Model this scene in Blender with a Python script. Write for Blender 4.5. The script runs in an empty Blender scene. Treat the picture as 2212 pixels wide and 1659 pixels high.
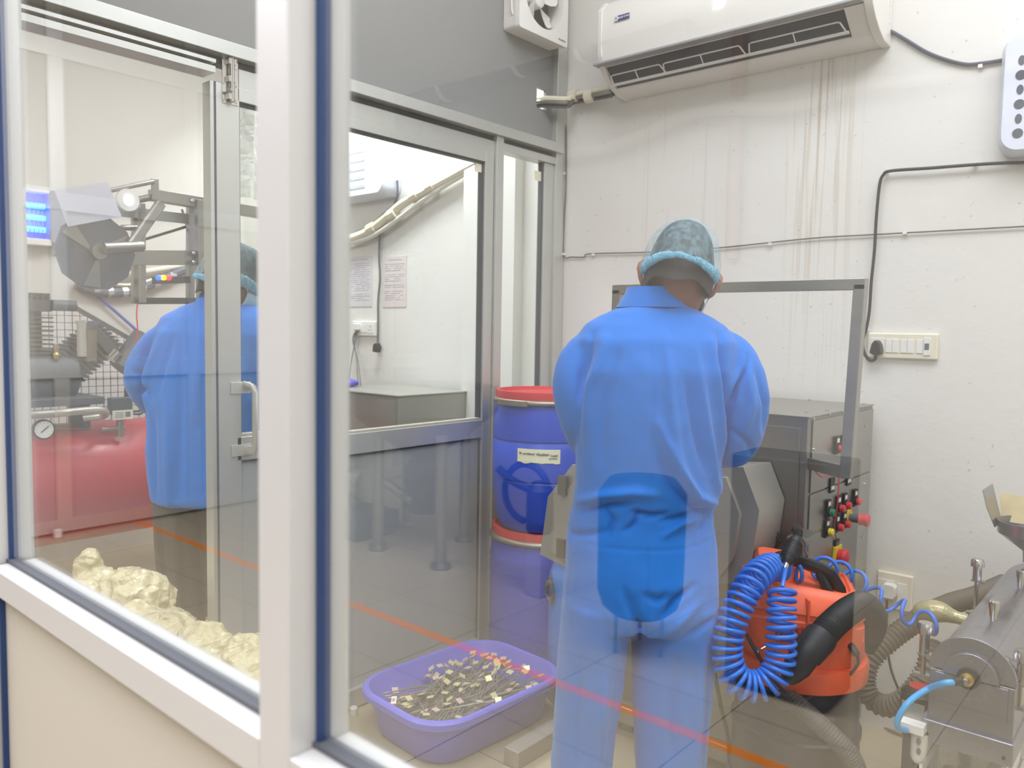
import bpy, math, random
import numpy as np
from mathutils import Matrix, Vector, noise
R = math.radians
random.seed(7)
S = bpy.context.scene
COL = S.collection

# ------------------------------------------------------------ camera
FPX, HC = 1714.0, 1.35
def nrm(v):
    v = np.array(v, float); return v / np.linalg.norm(v)
Xc = -nrm((-1976, 149.5, -FPX)); Yc = nrm((1494, 91.5, -FPX)); Yc = nrm(Yc - Xc * Xc.dot(Yc)); Zc = np.cross(Xc, Yc)
CM = np.array([Xc, Yc, Zc]); CPOS = np.array([0, 0, HC])
cd = bpy.data.cameras.new('camera'); cam = bpy.data.objects.new('camera', cd); COL.objects.link(cam)
m4 = Matrix.Identity(4)
for i in range(3):
    for j in range(3): m4[i][j] = CM[i][j]
m4[2][3] = HC
cam.matrix_world = m4
cd.sensor_width = 36; cd.lens = FPX / 2212 * 36; cd.clip_start = 0.02; cd.clip_end = 60
cd.dof.use_dof = True; cd.dof.focus_distance = 2.2; cd.dof.aperture_fstop = 4.6
S.camera = cam
S.cycles.transparent_max_bounces = 24
FW = CM @ np.array([0, 0, -1.0]); FW[2] = 0; FW = nrm(FW); RT = np.array([FW[1], -FW[0], 0])

# ------------------------------------------------------------ light and exposure
S.view_settings.view_transform = 'Standard'; S.view_settings.look = 'None'
S.view_settings.exposure = 0.13; S.view_settings.gamma = 1.0; S.view_settings.use_curve_mapping = False
w = bpy.data.worlds.new('world'); S.world = w; w.use_nodes = True
w.node_tree.nodes['Background'].inputs[0].default_value = (0.9, 0.95, 1, 1)
w.node_tree.nodes['Background'].inputs[1].default_value = 0.25
def area(name, loc, sx, sy, power, rot=(0, 0, 0), col=(0.96, 0.97, 1.08)):
    l = bpy.data.lights.new(name, 'AREA'); l.shape = 'RECTANGLE'; l.size = sx; l.size_y = sy; l.energy = power; l.color = col
    o = bpy.data.objects.new(name, l); COL.objects.link(o); o.location = loc; o.rotation_euler = rot; return o
area('ceiling_panel_light', (-1.0, 1.5, 3.33), 1.6, 1.2, 35)
area('ceiling_panel_light', (0.2, 1.9, 3.33), 1.0, 1.2, 33)
area('ceiling_panel_light', (-3.7, 1.3, 3.33), 1.4, 1.4, 3)
area('ceiling_panel_light', (-2.85, 2.25, 3.33), 0.8, 0.6, 56)  # unseen light added to brighten the wall behind the corner glass
area('tube_light', (-3.9, 2.5, 2.62), 1.1, 0.10, 12, (R(35), 0, 0), (0.92, 0.97, 1))
area('ceiling_panel_light', (-2.6, -0.95, 3.33), 2.4, 1.8, 124)
area('ceiling_panel_light', (-0.1, -1.0, 3.33), 2.0, 1.8, 94)

# ------------------------------------------------------------ pixel helpers (a pixel of the photo meets a real plane)
def ray(px, py): return CM @ np.array([px - 1106, 829.5 - py, -FPX])
def at(px, py, X=None, Y=None, Z=None, t=None):
    d = ray(px, py)
    if X is not None: s = X / d[0]
    elif Y is not None: s = Y / d[1]
    elif Z is not None: s = (Z - HC) / d[2]
    else: s = t / d.dot(FW)
    return Vector(CPOS + d * s)

# ------------------------------------------------------------ materials
def lin(c):
    if isinstance(c, str):
        c = c.lstrip('#'); c = [int(c[i:i + 2], 16) / 255 for i in (0, 2, 4)]
        c = [x / 12.92 if x <= 0.04045 else ((x + 0.055) / 1.055) ** 2.4 for x in c]
    return (c[0], c[1], c[2], 1)
def mat(name, col, rough=0.5, metal=0.0, var=0.0, vscale=6.0, stretch=(1, 1, 1), bump=0.0, bscale=60, spec=0.5, trans=0.0, coat=0.0, emis=None, estr=0, alpha=1.0, sub=0.0, sheen=0.0, rvar=0.0):
    m = bpy.data.materials.new(name); m.use_nodes = True
    nt = m.node_tree; b = nt.nodes['Principled BSDF']; c = lin(col)
    b.inputs['Base Color'].default_value = c; b.inputs['Roughness'].default_value = rough; b.inputs['Metallic'].default_value = metal
    b.inputs['Specular IOR Level'].default_value = spec; b.inputs['Coat Weight'].default_value = coat; b.inputs['Transmission Weight'].default_value = trans
    b.inputs['Alpha'].default_value = alpha; b.inputs['Sheen Weight'].default_value = sheen
    if sub: b.inputs['Subsurface Weight'].default_value = sub; b.inputs['Subsurface Radius'].default_value = (0.02, 0.01, 0.006)
    if emis is not None: b.inputs['Emission Color'].default_value = lin(emis); b.inputs['Emission Strength'].default_value = estr
    tc = nt.nodes.new('ShaderNodeTexCoord')
    if var or rvar:
        mp = nt.nodes.new('ShaderNodeMapping'); mp.inputs['Scale'].default_value = stretch; nt.links.new(tc.outputs['Object'], mp.inputs[0])
        nz = nt.nodes.new('ShaderNodeTexNoise'); nz.inputs['Scale'].default_value = vscale; nz.inputs['Detail'].default_value = 6; nt.links.new(mp.outputs[0], nz.inputs['Vector'])
        if var:
            mx = nt.nodes.new('ShaderNodeMix'); mx.data_type = 'RGBA'
            mx.inputs[6].default_value = tuple(x * (1 - var) for x in c[:3]) + (1,); mx.inputs[7].default_value = tuple(min(1, x * (1 + var)) for x in c[:3]) + (1,)
            nt.links.new(nz.outputs['Fac'], mx.inputs[0]); nt.links.new(mx.outputs[2], b.inputs['Base Color'])
        if rvar:
            mr = nt.nodes.new('ShaderNodeMapRange'); mr.inputs[3].default_value = max(0, rough - rvar); mr.inputs[4].default_value = min(1, rough + rvar)
            nt.links.new(nz.outputs['Fac'], mr.inputs[0]); nt.links.new(mr.outputs[0], b.inputs['Roughness'])
    if bump:
        n2 = nt.nodes.new('ShaderNodeTexNoise'); n2.inputs['Scale'].default_value = bscale; n2.inputs['Detail'].default_value = 4; nt.links.new(tc.outputs['Object'], n2.inputs['Vector'])
        bp = nt.nodes.new('ShaderNodeBump'); bp.inputs['Strength'].default_value = bump; bp.inputs['Distance'].default_value = 0.01
        nt.links.new(n2.outputs['Fac'], bp.inputs['Height']); nt.links.new(bp.outputs[0], b.inputs['Normal'])
    return m
def glass_mat(name, tint, mult, ior, rough=0.0):
    m = bpy.data.materials.new(name); m.use_nodes = True; nt = m.node_tree; nt.nodes.clear()
    o = nt.nodes.new('ShaderNodeOutputMaterial'); mx = nt.nodes.new('ShaderNodeMixShader'); tr = nt.nodes.new('ShaderNodeBsdfTransparent'); gl = nt.nodes.new('ShaderNodeBsdfGlossy')
    fr = nt.nodes.new('ShaderNodeFresnel'); mu = nt.nodes.new('ShaderNodeMath'); mu.operation = 'MULTIPLY'; mu.use_clamp = True
    fr.inputs[0].default_value = ior; mu.inputs[1].default_value = mult; tr.inputs[0].default_value = lin(tint); gl.inputs[1].default_value = rough; gl.inputs[0].default_value = (1, 1, 1, 1)
    # both faces of the pane reflect alike
    ge = nt.nodes.new('ShaderNodeNewGeometry'); vm = nt.nodes.new('ShaderNodeVectorMath'); vm.operation = 'DOT_PRODUCT'
    lw = nt.nodes.new('ShaderNodeLayerWeight'); lw.inputs[0].default_value = 0.5
    # schlick from facing
    nt.links.new(ge.outputs['Incoming'], vm.inputs[0]); nt.links.new(ge.outputs['Normal'], vm.inputs[1])
    ab = nt.nodes.new('ShaderNodeMath'); ab.operation = 'ABSOLUTE'; nt.links.new(vm.outputs['Value'], ab.inputs[0])
    on = nt.nodes.new('ShaderNodeMath'); on.operation = 'SUBTRACT'; on.inputs[0].default_value = 1; nt.links.new(ab.outputs[0], on.inputs[1])
    pw = nt.nodes.new('ShaderNodeMath'); pw.operation = 'POWER'; pw.inputs[1].default_value = 5; nt.links.new(on.outputs[0], pw.inputs[0])
    f0 = ((ior - 1) / (ior + 1)) ** 2
    ma = nt.nodes.new('ShaderNodeMath'); ma.operation = 'MULTIPLY_ADD'; ma.inputs[1].default_value = 1 - f0; ma.inputs[2].default_value = f0; nt.links.new(pw.outputs[0], ma.inputs[0])
    nt.links.new(ma.outputs[0], mu.inputs[0]); nt.links.new(mu.outputs[0], mx.inputs[0])
    nt.nodes.remove(fr); nt.nodes.remove(lw)
    nt.links.new(tr.outputs[0], mx.inputs[1]); nt.links.new(gl.outputs[0], mx.inputs[2]); nt.links.new(mx.outputs[0], o.inputs[0])
    return m
def film_mat(name, col, fac, rough=0.25):
    """thin cloudy plastic: partly see-through, partly diffuse, with gloss and crinkle"""
    m = bpy.data.materials.new(name); m.use_nodes = True; nt = m.node_tree; b = nt.nodes['Principled BSDF']
    b.inputs['Base Color'].default_value = lin(col); b.inputs['Roughness'].default_value = rough; b.inputs['Alpha'].default_value = fac
    b.inputs['Coat Weight'].default_value = 0.4
    tc = nt.nodes.new('ShaderNodeTexCoord'); v = nt.nodes.new('ShaderNodeTexVoronoi'); v.feature = 'DISTANCE_TO_EDGE'; v.inputs['Scale'].default_value = 14
    nz = nt.nodes.new('ShaderNodeTexNoise'); nz.inputs['Scale'].default_value = 18; nz.inputs['Detail'].default_value = 5; nz.inputs['Distortion'].default_value = 1.5
    ad = nt.nodes.new('ShaderNodeMath'); ad.operation = 'MULTIPLY_ADD'; ad.inputs[1].default_value = 2.2
    nt.links.new(tc.outputs['Object'], v.inputs['Vector']); nt.links.new(tc.outputs['Object'], nz.inputs['Vector'])
    nt.links.new(v.outputs['Distance'], ad.inputs[0]); nt.links.new(nz.outputs['Fac'], ad.inputs[2])
    bp = nt.nodes.new('ShaderNodeBump'); bp.inputs['Strength'].default_value = 0.7; bp.inputs['Distance'].default_value = 0.02
    nt.links.new(ad.outputs[0], bp.inputs['Height']); nt.links.new(bp.outputs[0], b.inputs['Normal'])
    return m

# ------------------------------------------------------------ mesh helpers
class MB:
    def __init__(s): s.v = []; s.f = []; s.M = Matrix.Identity(4)
    def add(s, vs, fs):
        k = len(s.v); s.v += [tuple(s.M @ Vector(p)) for p in vs]; s.f += [tuple(i + k for i in f) for f in fs]; return s
    def box(s, x0, x1, y0, y1, z0, z1):
        x0, x1 = sorted((x0, x1)); y0, y1 = sorted((y0, y1)); z0, z1 = sorted((z0, z1))
        return s.add([(x0,y0,z0),(x1,y0,z0),(x1,y1,z0),(x0,y1,z0),(x0,y0,z1),(x1,y0,z1),(x1,y1,z1),(x0,y1,z1)],
                     [(0,3,2,1),(4,5,6,7),(0,1,5,4),(1,2,6,5),(2,3,7,6),(3,0,4,7)])
    def cbox(s, c, d):
        return s.box(c[0]-d[0]/2, c[0]+d[0]/2, c[1]-d[1]/2, c[1]+d[1]/2, c[2]-d[2]/2, c[2]+d[2]/2)
    def loft(s, rings, cap=True, close=True):
        n = len(rings[0]); vs = [p for r in rings for p in r]; fs = []
        for i in range(len(rings) - 1):
            for j in range(n if close else n - 1):
                a, b = i*n + j, i*n + (j+1) % n; fs.append((a, b, b + n, a + n))
        if cap: fs.append(tuple(range(n))[::-1]); fs.append(tuple((len(rings)-1)*n + j for j in range(n)))
        return s.add(vs, fs)
    def tube(s, pts, r, n=10, cap=True, ry=None):
        pts = [Vector(p) for p in pts]; rs = r if isinstance(r, (list, tuple)) else [r] * len(pts)
        rings = []; u = None
        for i, p in enumerate(pts):
            a = pts[max(i-1, 0)]; b = pts[min(i+1, len(pts)-1)]; t = (b - a).normalized()
            if u is None: u = t.orthogonal().normalized()
            u = (u - t * u.dot(t)); u = u.normalized() if u.length > 1e-6 else t.orthogonal().normalized()
            w = t.cross(u)
            k = ry[i] if ry else 1
            rings.append([p + (u * math.cos(2*math.pi*j/n) + w * math.sin(2*math.pi*j/n) * k) * rs[i] for j in range(n)])
        return s.loft(rings, cap)
    def cyl(s, p0, p1, r, r1=None, n=24): return s.tube([p0, p1], [r, r if r1 is None else r1], n)
    def lathe(s, prof, n=32, c=(0, 0, 0), axis='Z', cap=True):
        rings = []
        for r_, h in prof:
            r_ = max(r_, 1e-4); ring = []
            for j in range(n):
                a = 2*math.pi*j/n; x, y = r_*math.cos(a), r_*math.sin(a)
                ring.append({'Z': (c[0]+x, c[1]+y, c[2]+h), 'Y': (c[0]+x, c[1]+h, c[2]-y), 'X': (c[0]+h, c[1]+x, c[2]+y)}[axis])
            rings.append(ring)
        return s.loft(rings, cap)
    def prism(s, poly, lo, hi, axis='Y'):
        f = {'Y': lambda a, b, h: (a, h, b), 'X': lambda a, b, h: (h, a, b), 'Z': lambda a, b, h: (a, b, h)}[axis]
        return s.loft([[f(a, b, lo) for a, b in poly], [f(a, b, hi) for a, b in poly]])
    def build(s, name, m, parent=None, smooth=30, bevel=0, world=False, seg=2):
        v = s.v
        if world and parent is not None:
            I = parent_matrix(parent).inverted(); v = [tuple(I @ Vector(p)) for p in v]
        me = bpy.data.meshes.new(name); me.from_pydata(v, [], s.f); me.validate(); me.update()
        import bmesh
        bm = bmesh.new(); bm.from_mesh(me); bmesh.ops.recalc_face_normals(bm, faces=bm.faces); bm.to_mesh(me); bm.free()
        for mm in (m if isinstance(m, (list, tuple)) else [m]): me.materials.append(mm)
        if smooth and not bevel:
            me.polygons.foreach_set('use_smooth', [True]*len(me.polygons)); me.set_sharp_from_angle(angle=R(smooth))
        o = bpy.data.objects.new(name, me); COL.objects.link(o)
        if parent is not None: o.parent = parent
        if bevel:
            b = o.modifiers.new('bevel', 'BEVEL'); b.width = bevel; b.segments = seg; b.limit_method = 'ANGLE'; b.angle_limit = R(40)
            me.polygons.foreach_set('use_smooth', [True]*len(me.polygons)); b.harden_normals = True
        return o
def parent_matrix(o):
    m = Matrix.Translation(o.location) @ o.rotation_euler.to_matrix().to_4x4() @ Matrix.Diagonal((*o.scale, 1))
    return parent_matrix(o.parent) @ m if o.parent else m
def tag(o, label=None, cat=None, group=None, kind=None):
    if label: o['label'] = label
    if cat: o['category'] = cat
    if group: o['group'] = group
    if kind: o['kind'] = kind
    return o
def thing(name, label, cat, loc=(0, 0, 0), rz=0, group=None):
    o = bpy.data.objects.new(name, None); COL.objects.link(o); o.location = loc; o.rotation_euler = (0, 0, rz); o.empty_display_size = 0.1
    return tag(o, label, cat, group)
def struct(name, mb, m, bevel=0): return tag(mb.build(name, m, bevel=bevel), kind='structure')
def copy_tree(o, parent=None):
    c = o.copy(); COL.objects.link(c); c.parent = parent
    for ch in list(o.children): copy_tree(ch, c)
    return c
def spline(P, n=8):
    P = [Vector(p) for p in P]; out = []
    for i in range(len(P)-1):
        a = P[max(i-1, 0)]; b = P[i]; c = P[i+1]; d = P[min(i+2, len(P)-1)]
        for k in range(n):
            t = k/n; out.append(0.5*((2*b) + (c-a)*t + (2*a-5*b+4*c-d)*t*t + (3*b-a-3*c+d)*t**3))
    out.append(P[-1]); return out
def sphere_pts(mb, c, rx, ry, rz, n=16, m_=10):
    rings = []
    for i in range(m_+1):
        th = math.pi*i/m_; rings.append([(c[0]+rx*math.sin(th)*math.cos(2*math.pi*j/n), c[1]+ry*math.sin(th)*math.sin(2*math.pi*j/n), c[2]+rz*math.cos(th)) for j in range(n)])
    rings[0] = [(c[0]+1e-4*math.cos(2*math.pi*j/n), c[1]+1e-4*math.sin(2*math.pi*j/n), c[2]+rz) for j in range(n)]
    rings[-1] = [(c[0]+1e-4*math.cos(2*math.pi*j/n), c[1]+1e-4*math.sin(2*math.pi*j/n), c[2]-rz) for j in range(n)]
    return mb.loft(rings)
def rrect(x0, x1, y0, y1, r, n=6):
    out = []
    for cx, cy, a0 in ((x1-r, y1-r, 0), (x0+r, y1-r, 90), (x0+r, y0+r, 180), (x1-r, y0+r, 270)):
        for k in range(n+1):
            a = R(a0 + 90*k/n); out.append((cx + r*math.cos(a), cy + r*math.sin(a)))
    return out
def remesh(mb, voxel, smooth=4):
    me = bpy.data.meshes.new('tmp'); me.from_pydata(mb.v, [], mb.f); me.update()
    import bmesh
    bm = bmesh.new(); bm.from_mesh(me); bmesh.ops.recalc_face_normals(bm, faces=bm.faces); bm.to_mesh(me); bm.free()
    o = bpy.data.objects.new('tmp', me); COL.objects.link(o)
    r_ = o.modifiers.new('r', 'REMESH'); r_.mode = 'VOXEL'; r_.voxel_size = voxel
    if smooth:
        sm = o.modifiers.new('s', 'SMOOTH'); sm.iterations = smooth; sm.factor = 0.6
    dg = bpy.context.evaluated_depsgraph_get(); e = o.evaluated_get(dg); m2 = bpy.data.meshes.new_from_object(e)
    bpy.data.objects.remove(o); bpy.data.meshes.remove(me); return m2
def mesh_obj(name, me, m, parent=None, world=False):
    if world and parent is not None: me.transform(parent_matrix(parent).inverted())
    for mm in (m if isinstance(m, (list, tuple)) else [m]): me.materials.append(mm)
    me.polygons.foreach_set('use_smooth', [True]*len(me.polygons)); me.name = name
    o = bpy.data.objects.new(name, me); COL.objects.link(o); o.parent = parent; return o
def coords(me):
    a = np.empty(len(me.vertices)*3); me.vertices.foreach_get('co', a); n = np.empty(len(me.vertices)*3); me.vertex_normals.foreach_get('vector', n)
    return a.reshape(-1, 3), n.reshape(-1, 3)
def text_mesh(s, size, M, name, m, parent, ext=0.0004, world=False, bold=0.0):
    cu = bpy.data.curves.new('t', 'FONT'); cu.body = s; cu.size = size; cu.extrude = ext; cu.align_x = 'CENTER'; cu.align_y = 'CENTER'; cu.offset = bold; cu.resolution_u = 3
    o = bpy.data.objects.new('t', cu); COL.objects.link(o)
    dg = bpy.context.evaluated_depsgraph_get(); me = bpy.data.meshes.new_from_object(o.evaluated_get(dg)); bpy.data.objects.remove(o)
    me.transform(M)
    if world and parent is not None: me.transform(parent_matrix(parent).inverted())
    me.materials.append(m); me.name = name; r_ = bpy.data.objects.new(name, me); COL.objects.link(r_); r_.parent = parent; return r_
def squiggle(mb, x0, x1, z, y, seed, h=0.004, r=0.0006):
    """a line of handwriting: a thin wavy pen stroke"""
    rnd = random.Random(seed); pts = []; x = x0
    while x < x1: pts.append((x, y, z + rnd.uniform(-h, h))); x += rnd.uniform(0.3, 1.0)*h*0.9
    if len(pts) > 2: mb.tube(spline(pts, 3), r, 4)

# ------------------------------------------------------------ shared materials
M_ = {}
M_['alu'] = mat('anodised_aluminium', '#c9cac4', 0.38, 0.55, 0.04, 3, bump=0.02)
M_['alu_near'] = mat('near_frame_aluminium', '#bebdb9', 0.42, 0.25, 0.03, 3)
M_['gasket'] = mat('navy_rubber_gasket', '#17335e', 0.5)
M_['dark_gasket'] = mat('dark_rubber_gasket', '#4a4c50', 0.6)
M_['laminate'] = mat('grey_laminate_panel', '#9da09e', 0.5, 0, 0.03, 2)
M_['laminate_up'] = mat('upper_grey_laminate', '#8a8a88', 0.6, 0, 0.05, 1.5)
M_['cream_panel'] = mat('cream_laminate', '#b0aa9c', 0.45, 0, 0.02, 2)
M_['glass'] = glass_mat('near_window_glass', '#fbfdfc', 1.0, 2.0)
M_['glass2'] = glass_mat('partition_glass', '#fafcfa', 0.4, 1.5)
M_['steel'] = mat('brushed_stainless', '#a5a39d', 0.34, 0.9, 0.10, 5, (1, 1, 6), rvar=0.08)
M_['steel_dark'] = mat('dark_stainless', '#8f8d8a', 0.33, 0.9, 0.12, 4, rvar=0.08)
M_['steel_mill'] = mat('worn_stainless', '#94949d', 0.28, 0.85, 0.25, 9, rvar=0.14)
M_['chrome'] = mat('polished_steel', '#c8c6c2', 0.14, 1.0)
M_['white_pl'] = mat('white_plastic', '#e8e6df', 0.4)
M_['ac_white'] = mat('air_conditioner_plastic', '#e4e0d8', 0.42)
M_['ivory_pl'] = mat('ivory_plastic', '#e6dfc8', 0.4, 0, 0.03)
M_['black_pl'] = mat('black_plastic', '#16181c', 0.4)
M_['black_rub'] = mat('black_rubber', '#1b1c20', 0.5)
M_['grey_dark'] = mat('dark_grey_recess', '#50535a', 0.6)
M_['red_pl'] = mat('red_plastic', '#d0303a', 0.35)
M_['green_pl'] = mat('green_plastic', '#2f7f5c', 0.35)
M_['yellow_pl'] = mat('yellow_plastic', '#e8cf30', 0.4)
M_['paper'] = mat('paper_white', '#f2efe8', 0.8)
M_['ink'] = mat('grey_ink', '#6d6d76', 0.8)
M_['blue_cloth'] = mat('blue_coverall_cloth', '#1870cb', 0.85, 0, 0.03, 10, bump=0.06, bscale=500, spec=0.2, sheen=0.2)
M_['blue_coat'] = mat('blue_coat_cloth', '#2a74c8', 0.85, 0, 0.03, 10, bump=0.06, bscale=500, spec=0.2, sheen=0.2)
M_['skin'] = mat('brown_skin', '#8a5a44', 0.55, 0, 0.06, 20, sub=0.05)
M_['hair'] = mat('black_hair', '#1e1a1b', 0.7, 0, 0.3, 120)
M_['cap'] = None
M_['mask'] = mat('pale_blue_mask', '#a9c9dc', 0.9)
M_['white_band'] = mat('white_elastic', '#f3f1ec', 0.7)
M_['barrel'] = mat('cobalt_barrel_plastic', '#1b49c0', 0.36, 0, 0.05, 3)
M_['barrel2'] = mat('violet_blue_barrel_plastic', '#3c4cb8', 0.42, 0, 0.06, 3)
M_['red_lid'] = mat('red_lid_plastic', '#cf3a3f', 0.4)
M_['galv'] = mat('galvanised_clamp', '#a09a8c', 0.4, 0.8, 0.15, 20)
M_['basin'] = mat('lilac_basin_plastic', '#6f6fd6', 0.38, 0, 0.03, 3)
M_['orange'] = mat('orange_vacuum_plastic', '#f5673d', 0.42, 0, 0.05, 8)
M_['navy'] = mat('navy_black_tank', '#15182e', 0.4, 0, 0.1, 6)
M_['hose_blue'] = mat('blue_coil_hose', '#2f74d8', 0.3, 0, 0.05, 8)
M_['hose_brown'] = mat('dusty_brown_hose', '#6e6558', 0.6, 0, 0.15, 12)
M_['cable_grey'] = mat('grey_cable', '#60636c', 0.5)
M_['tape_orange'] = mat('orange_floor_tape', '#f28a14', 0.6, 0, 0.1, 12)
M_['red_tank'] = mat('red_compressor_paint', '#b8343c', 0.28, 0, 0.06, 4)
M_['iron'] = mat('cast_iron_grey', '#55585c', 0.55, 0.3, 0.15, 20)
M_['brass'] = mat('brass', '#b79a52', 0.35, 0.9)
M_['dark_cloth'] = mat('dark_brown_trousers', '#4c4640', 0.9, 0, 0.05, 10)
# ============================================================ THE SETTING
PX, WY, G = -2.21, 2.845, 0.413
def wall_material():
    m = bpy.data.materials.new('stained_white_paint'); m.use_nodes = True; nt = m.node_tree; b = nt.nodes['Principled BSDF']
    b.inputs['Roughness'].default_value = 0.75
    tc = nt.nodes.new('ShaderNodeTexCoord')
    def nz(scale, st, det=5, off=(0, 0, 0)):
        mp = nt.nodes.new('ShaderNodeMapping'); mp.inputs['Scale'].default_value = st; mp.inputs['Location'].default_value = off
        n_ = nt.nodes.new('ShaderNodeTexNoise'); n_.inputs['Scale'].default_value = scale; n_.inputs['Detail'].default_value = det
        nt.links.new(tc.outputs['Object'], mp.inputs[0]); nt.links.new(mp.outputs[0], n_.inputs['Vector']); return n_.outputs['Fac']
    def ramp(src, a, b_):
        r_ = nt.nodes.new('ShaderNodeMapRange'); r_.inputs[1].default_value = a; r_.inputs[2].default_value = b_; nt.links.new(src, r_.inputs[0]); return r_.outputs[0]
    def math_(op, a, b_):
        q = nt.nodes.new('ShaderNodeMath'); q.operation = op
        for i, s_ in enumerate((a, b_)):
            if isinstance(s_, (int, float)): q.inputs[i].default_value = s_
            else: nt.links.new(s_, q.inputs[i])
        return q.outputs[0]
    def mixc(fac, a, b_):
        q = nt.nodes.new('ShaderNodeMix'); q.data_type = 'RGBA'; nt.links.new(fac, q.inputs[0])
        for i, s_ in ((6, a), (7, b_)):
            if isinstance(s_, str): q.inputs[i].default_value = lin(s_)
            else: nt.links.new(s_, q.inputs[i])
        return q.outputs[2]
    sx = nt.nodes.new('ShaderNodeSeparateXYZ'); nt.links.new(tc.outputs['Object'], sx.inputs[0]); X, Z = sx.outputs[0], sx.outputs[2]
    base = mixc(nz(1.2, (1, 1, 1)), '#e9e7e2', '#dfdbd2')
    def band(xc, wd):  # 1 near x = xc
        return math_('SUBTRACT', 1.0, math_('MINIMUM', math_('DIVIDE', math_('ABSOLUTE', math_('SUBTRACT', X, xc), 0), wd), 1.0))
    streaks = ramp(nz(70, (1, 1, 0.02), 3), 0.50, 0.62)
    low = ramp(Z, 2.45, 2.2); fade = ramp(Z, 1.0, 2.1)
    run = math_('MULTIPLY', math_('MULTIPLY', band(-1.05, 0.16), streaks), math_('MULTIPLY', low, fade))
    c = mixc(math_('MULTIPLY', run, 0.75), base, '#b9a88e')
    run2 = math_('MULTIPLY', math_('MULTIPLY', band(-1.6, 0.28), ramp(nz(34, (1, 1, 0.03), 3, (3, 0, 0)), 0.55, 0.68)), math_('MULTIPLY', low, ramp(Z, 1.4, 1.9)))
    c = mixc(math_('MULTIPLY', run2, 0.55), c, '#c9ada0')
    spots = ramp(nz(55, (1, 1, 1), 2, (5, 2, 1)), 0.72, 0.75)
    c = mixc(math_('MULTIPLY', spots, 0.35), c, '#9a8f82')
    rub = math_('MULTIPLY', ramp(nz(2.5, (1, 1, 1), 4, (1, 0, 2)), 0.5, 0.7), ramp(Z, 0.8, 0.4))
    c = mixc(math_('MULTIPLY', rub, 0.6), c, '#cdbd9f')
    nt.links.new(c, b.inputs['Base Color'])
    bp = nt.nodes.new('ShaderNodeBump'); bp.inputs['Strength'].default_value = 0.12; bp.inputs['Distance'].default_value = 0.01; nt.links.new(nz(35, (1, 1, 1)), bp.inputs['Height']); nt.links.new(bp.outputs[0], b.inputs['Normal'])
    return m
def floor_material():
    m = bpy.data.materials.new('beige_vitrified_tiles'); m.use_nodes = True; nt = m.node_tree; b = nt.nodes['Principled BSDF']
    tc = nt.nodes.new('ShaderNodeTexCoord'); br = nt.nodes.new('ShaderNodeTexBrick'); br.offset = 0; br.inputs['Scale'].default_value = 1
    br.inputs['Brick Width'].default_value = 0.6; br.inputs['Row Height'].default_value = 0.6; br.inputs['Mortar Size'].default_value = 0.0025; br.inputs['Mortar Smooth'].default_value = 0.1
    br.inputs['Color1'].default_value = lin('#b9ab90'); br.inputs['Color2'].default_value = lin('#b5a88e'); br.inputs['Mortar'].default_value = lin('#7d7465')
    nt.links.new(tc.outputs['Object'], br.inputs['Vector']); nt.links.new(br.outputs['Color'], b.inputs['Base Color'])
    nz = nt.nodes.new('ShaderNodeTexNoise'); nz.inputs['Scale'].default_value = 3; mr = nt.nodes.new('ShaderNodeMapRange'); mr.inputs[3].default_value = 0.25; mr.inputs[4].default_value = 0.45
    nt.links.new(nz.outputs['Fac'], mr.inputs[0]); nt.links.new(mr.outputs[0], b.inputs['Roughness'])
    return m
M_['wall'] = wall_material(); M_['floor'] = floor_material()
M_['wall_plain'] = mat('plain_white_paint', '#e6e3dc', 0.75, 0, 0.03, 1.2, bump=0.05, bscale=40)
M_['ceil'] = mat('ceiling_paint', '#e3e1dc', 0.8)
struct('floor', MB().box(-5.75, 1.35, -4.3, 3.0, -0.1, 0), M_['floor'])
struct('ceiling', MB().box(-5.75, 1.35, -4.3, 3.0, 3.4, 3.5), M_['ceil'])
struct('wall_back', MB().box(-5.75, 1.35, WY, 3.0, 0, 3.4), M_['wall'])
struct('wall_right', MB().box(1.2, 1.35, -4.3, 3.0, 0, 3.4), M_['wall_plain'])
struct('wall_left', MB().box(-5.0, -4.85, 0.38, WY, 0, 3.4), mat('cream_wall_paint', '#cdc9c0', 0.75, 0, 0.03, 1.2))
struct('wall_behind', MB().box(-5.75, 1.35, -4.3, -4.15, 0, 3.4), mat('dimmed_hall_wall', '#b2aea5', 0.8, 0, 0.04, 1.5))  # colour darker than the real beige-white wall, to dim its window reflection
# pilaster in the corner beyond the partition
struct('trim_1', MB().box(-2.75, -2.42, WY-0.06, WY, 0, 3.4), M_['wall_plain'])

# --- inner partition (plane x = PX), runs from the glass wall to the back wall
def member(name, y0, y1, z0, z1, d0=-0.03, d1=0.03, m='alu', parent=None, bevel=0.002):
    return MB().box(PX+d0, PX+d1, y0, y1, z0, z1).build(name, M_[m], parent, bevel=bevel)
part = tag(bpy.data.objects.new('wall_partition', None), kind='structure'); COL.objects.link(part)
member('upper_panel', 0.47, 1.655, 2.17, 3.4, -0.008, 0.008, 'laminate_up', part, 0)
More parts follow.
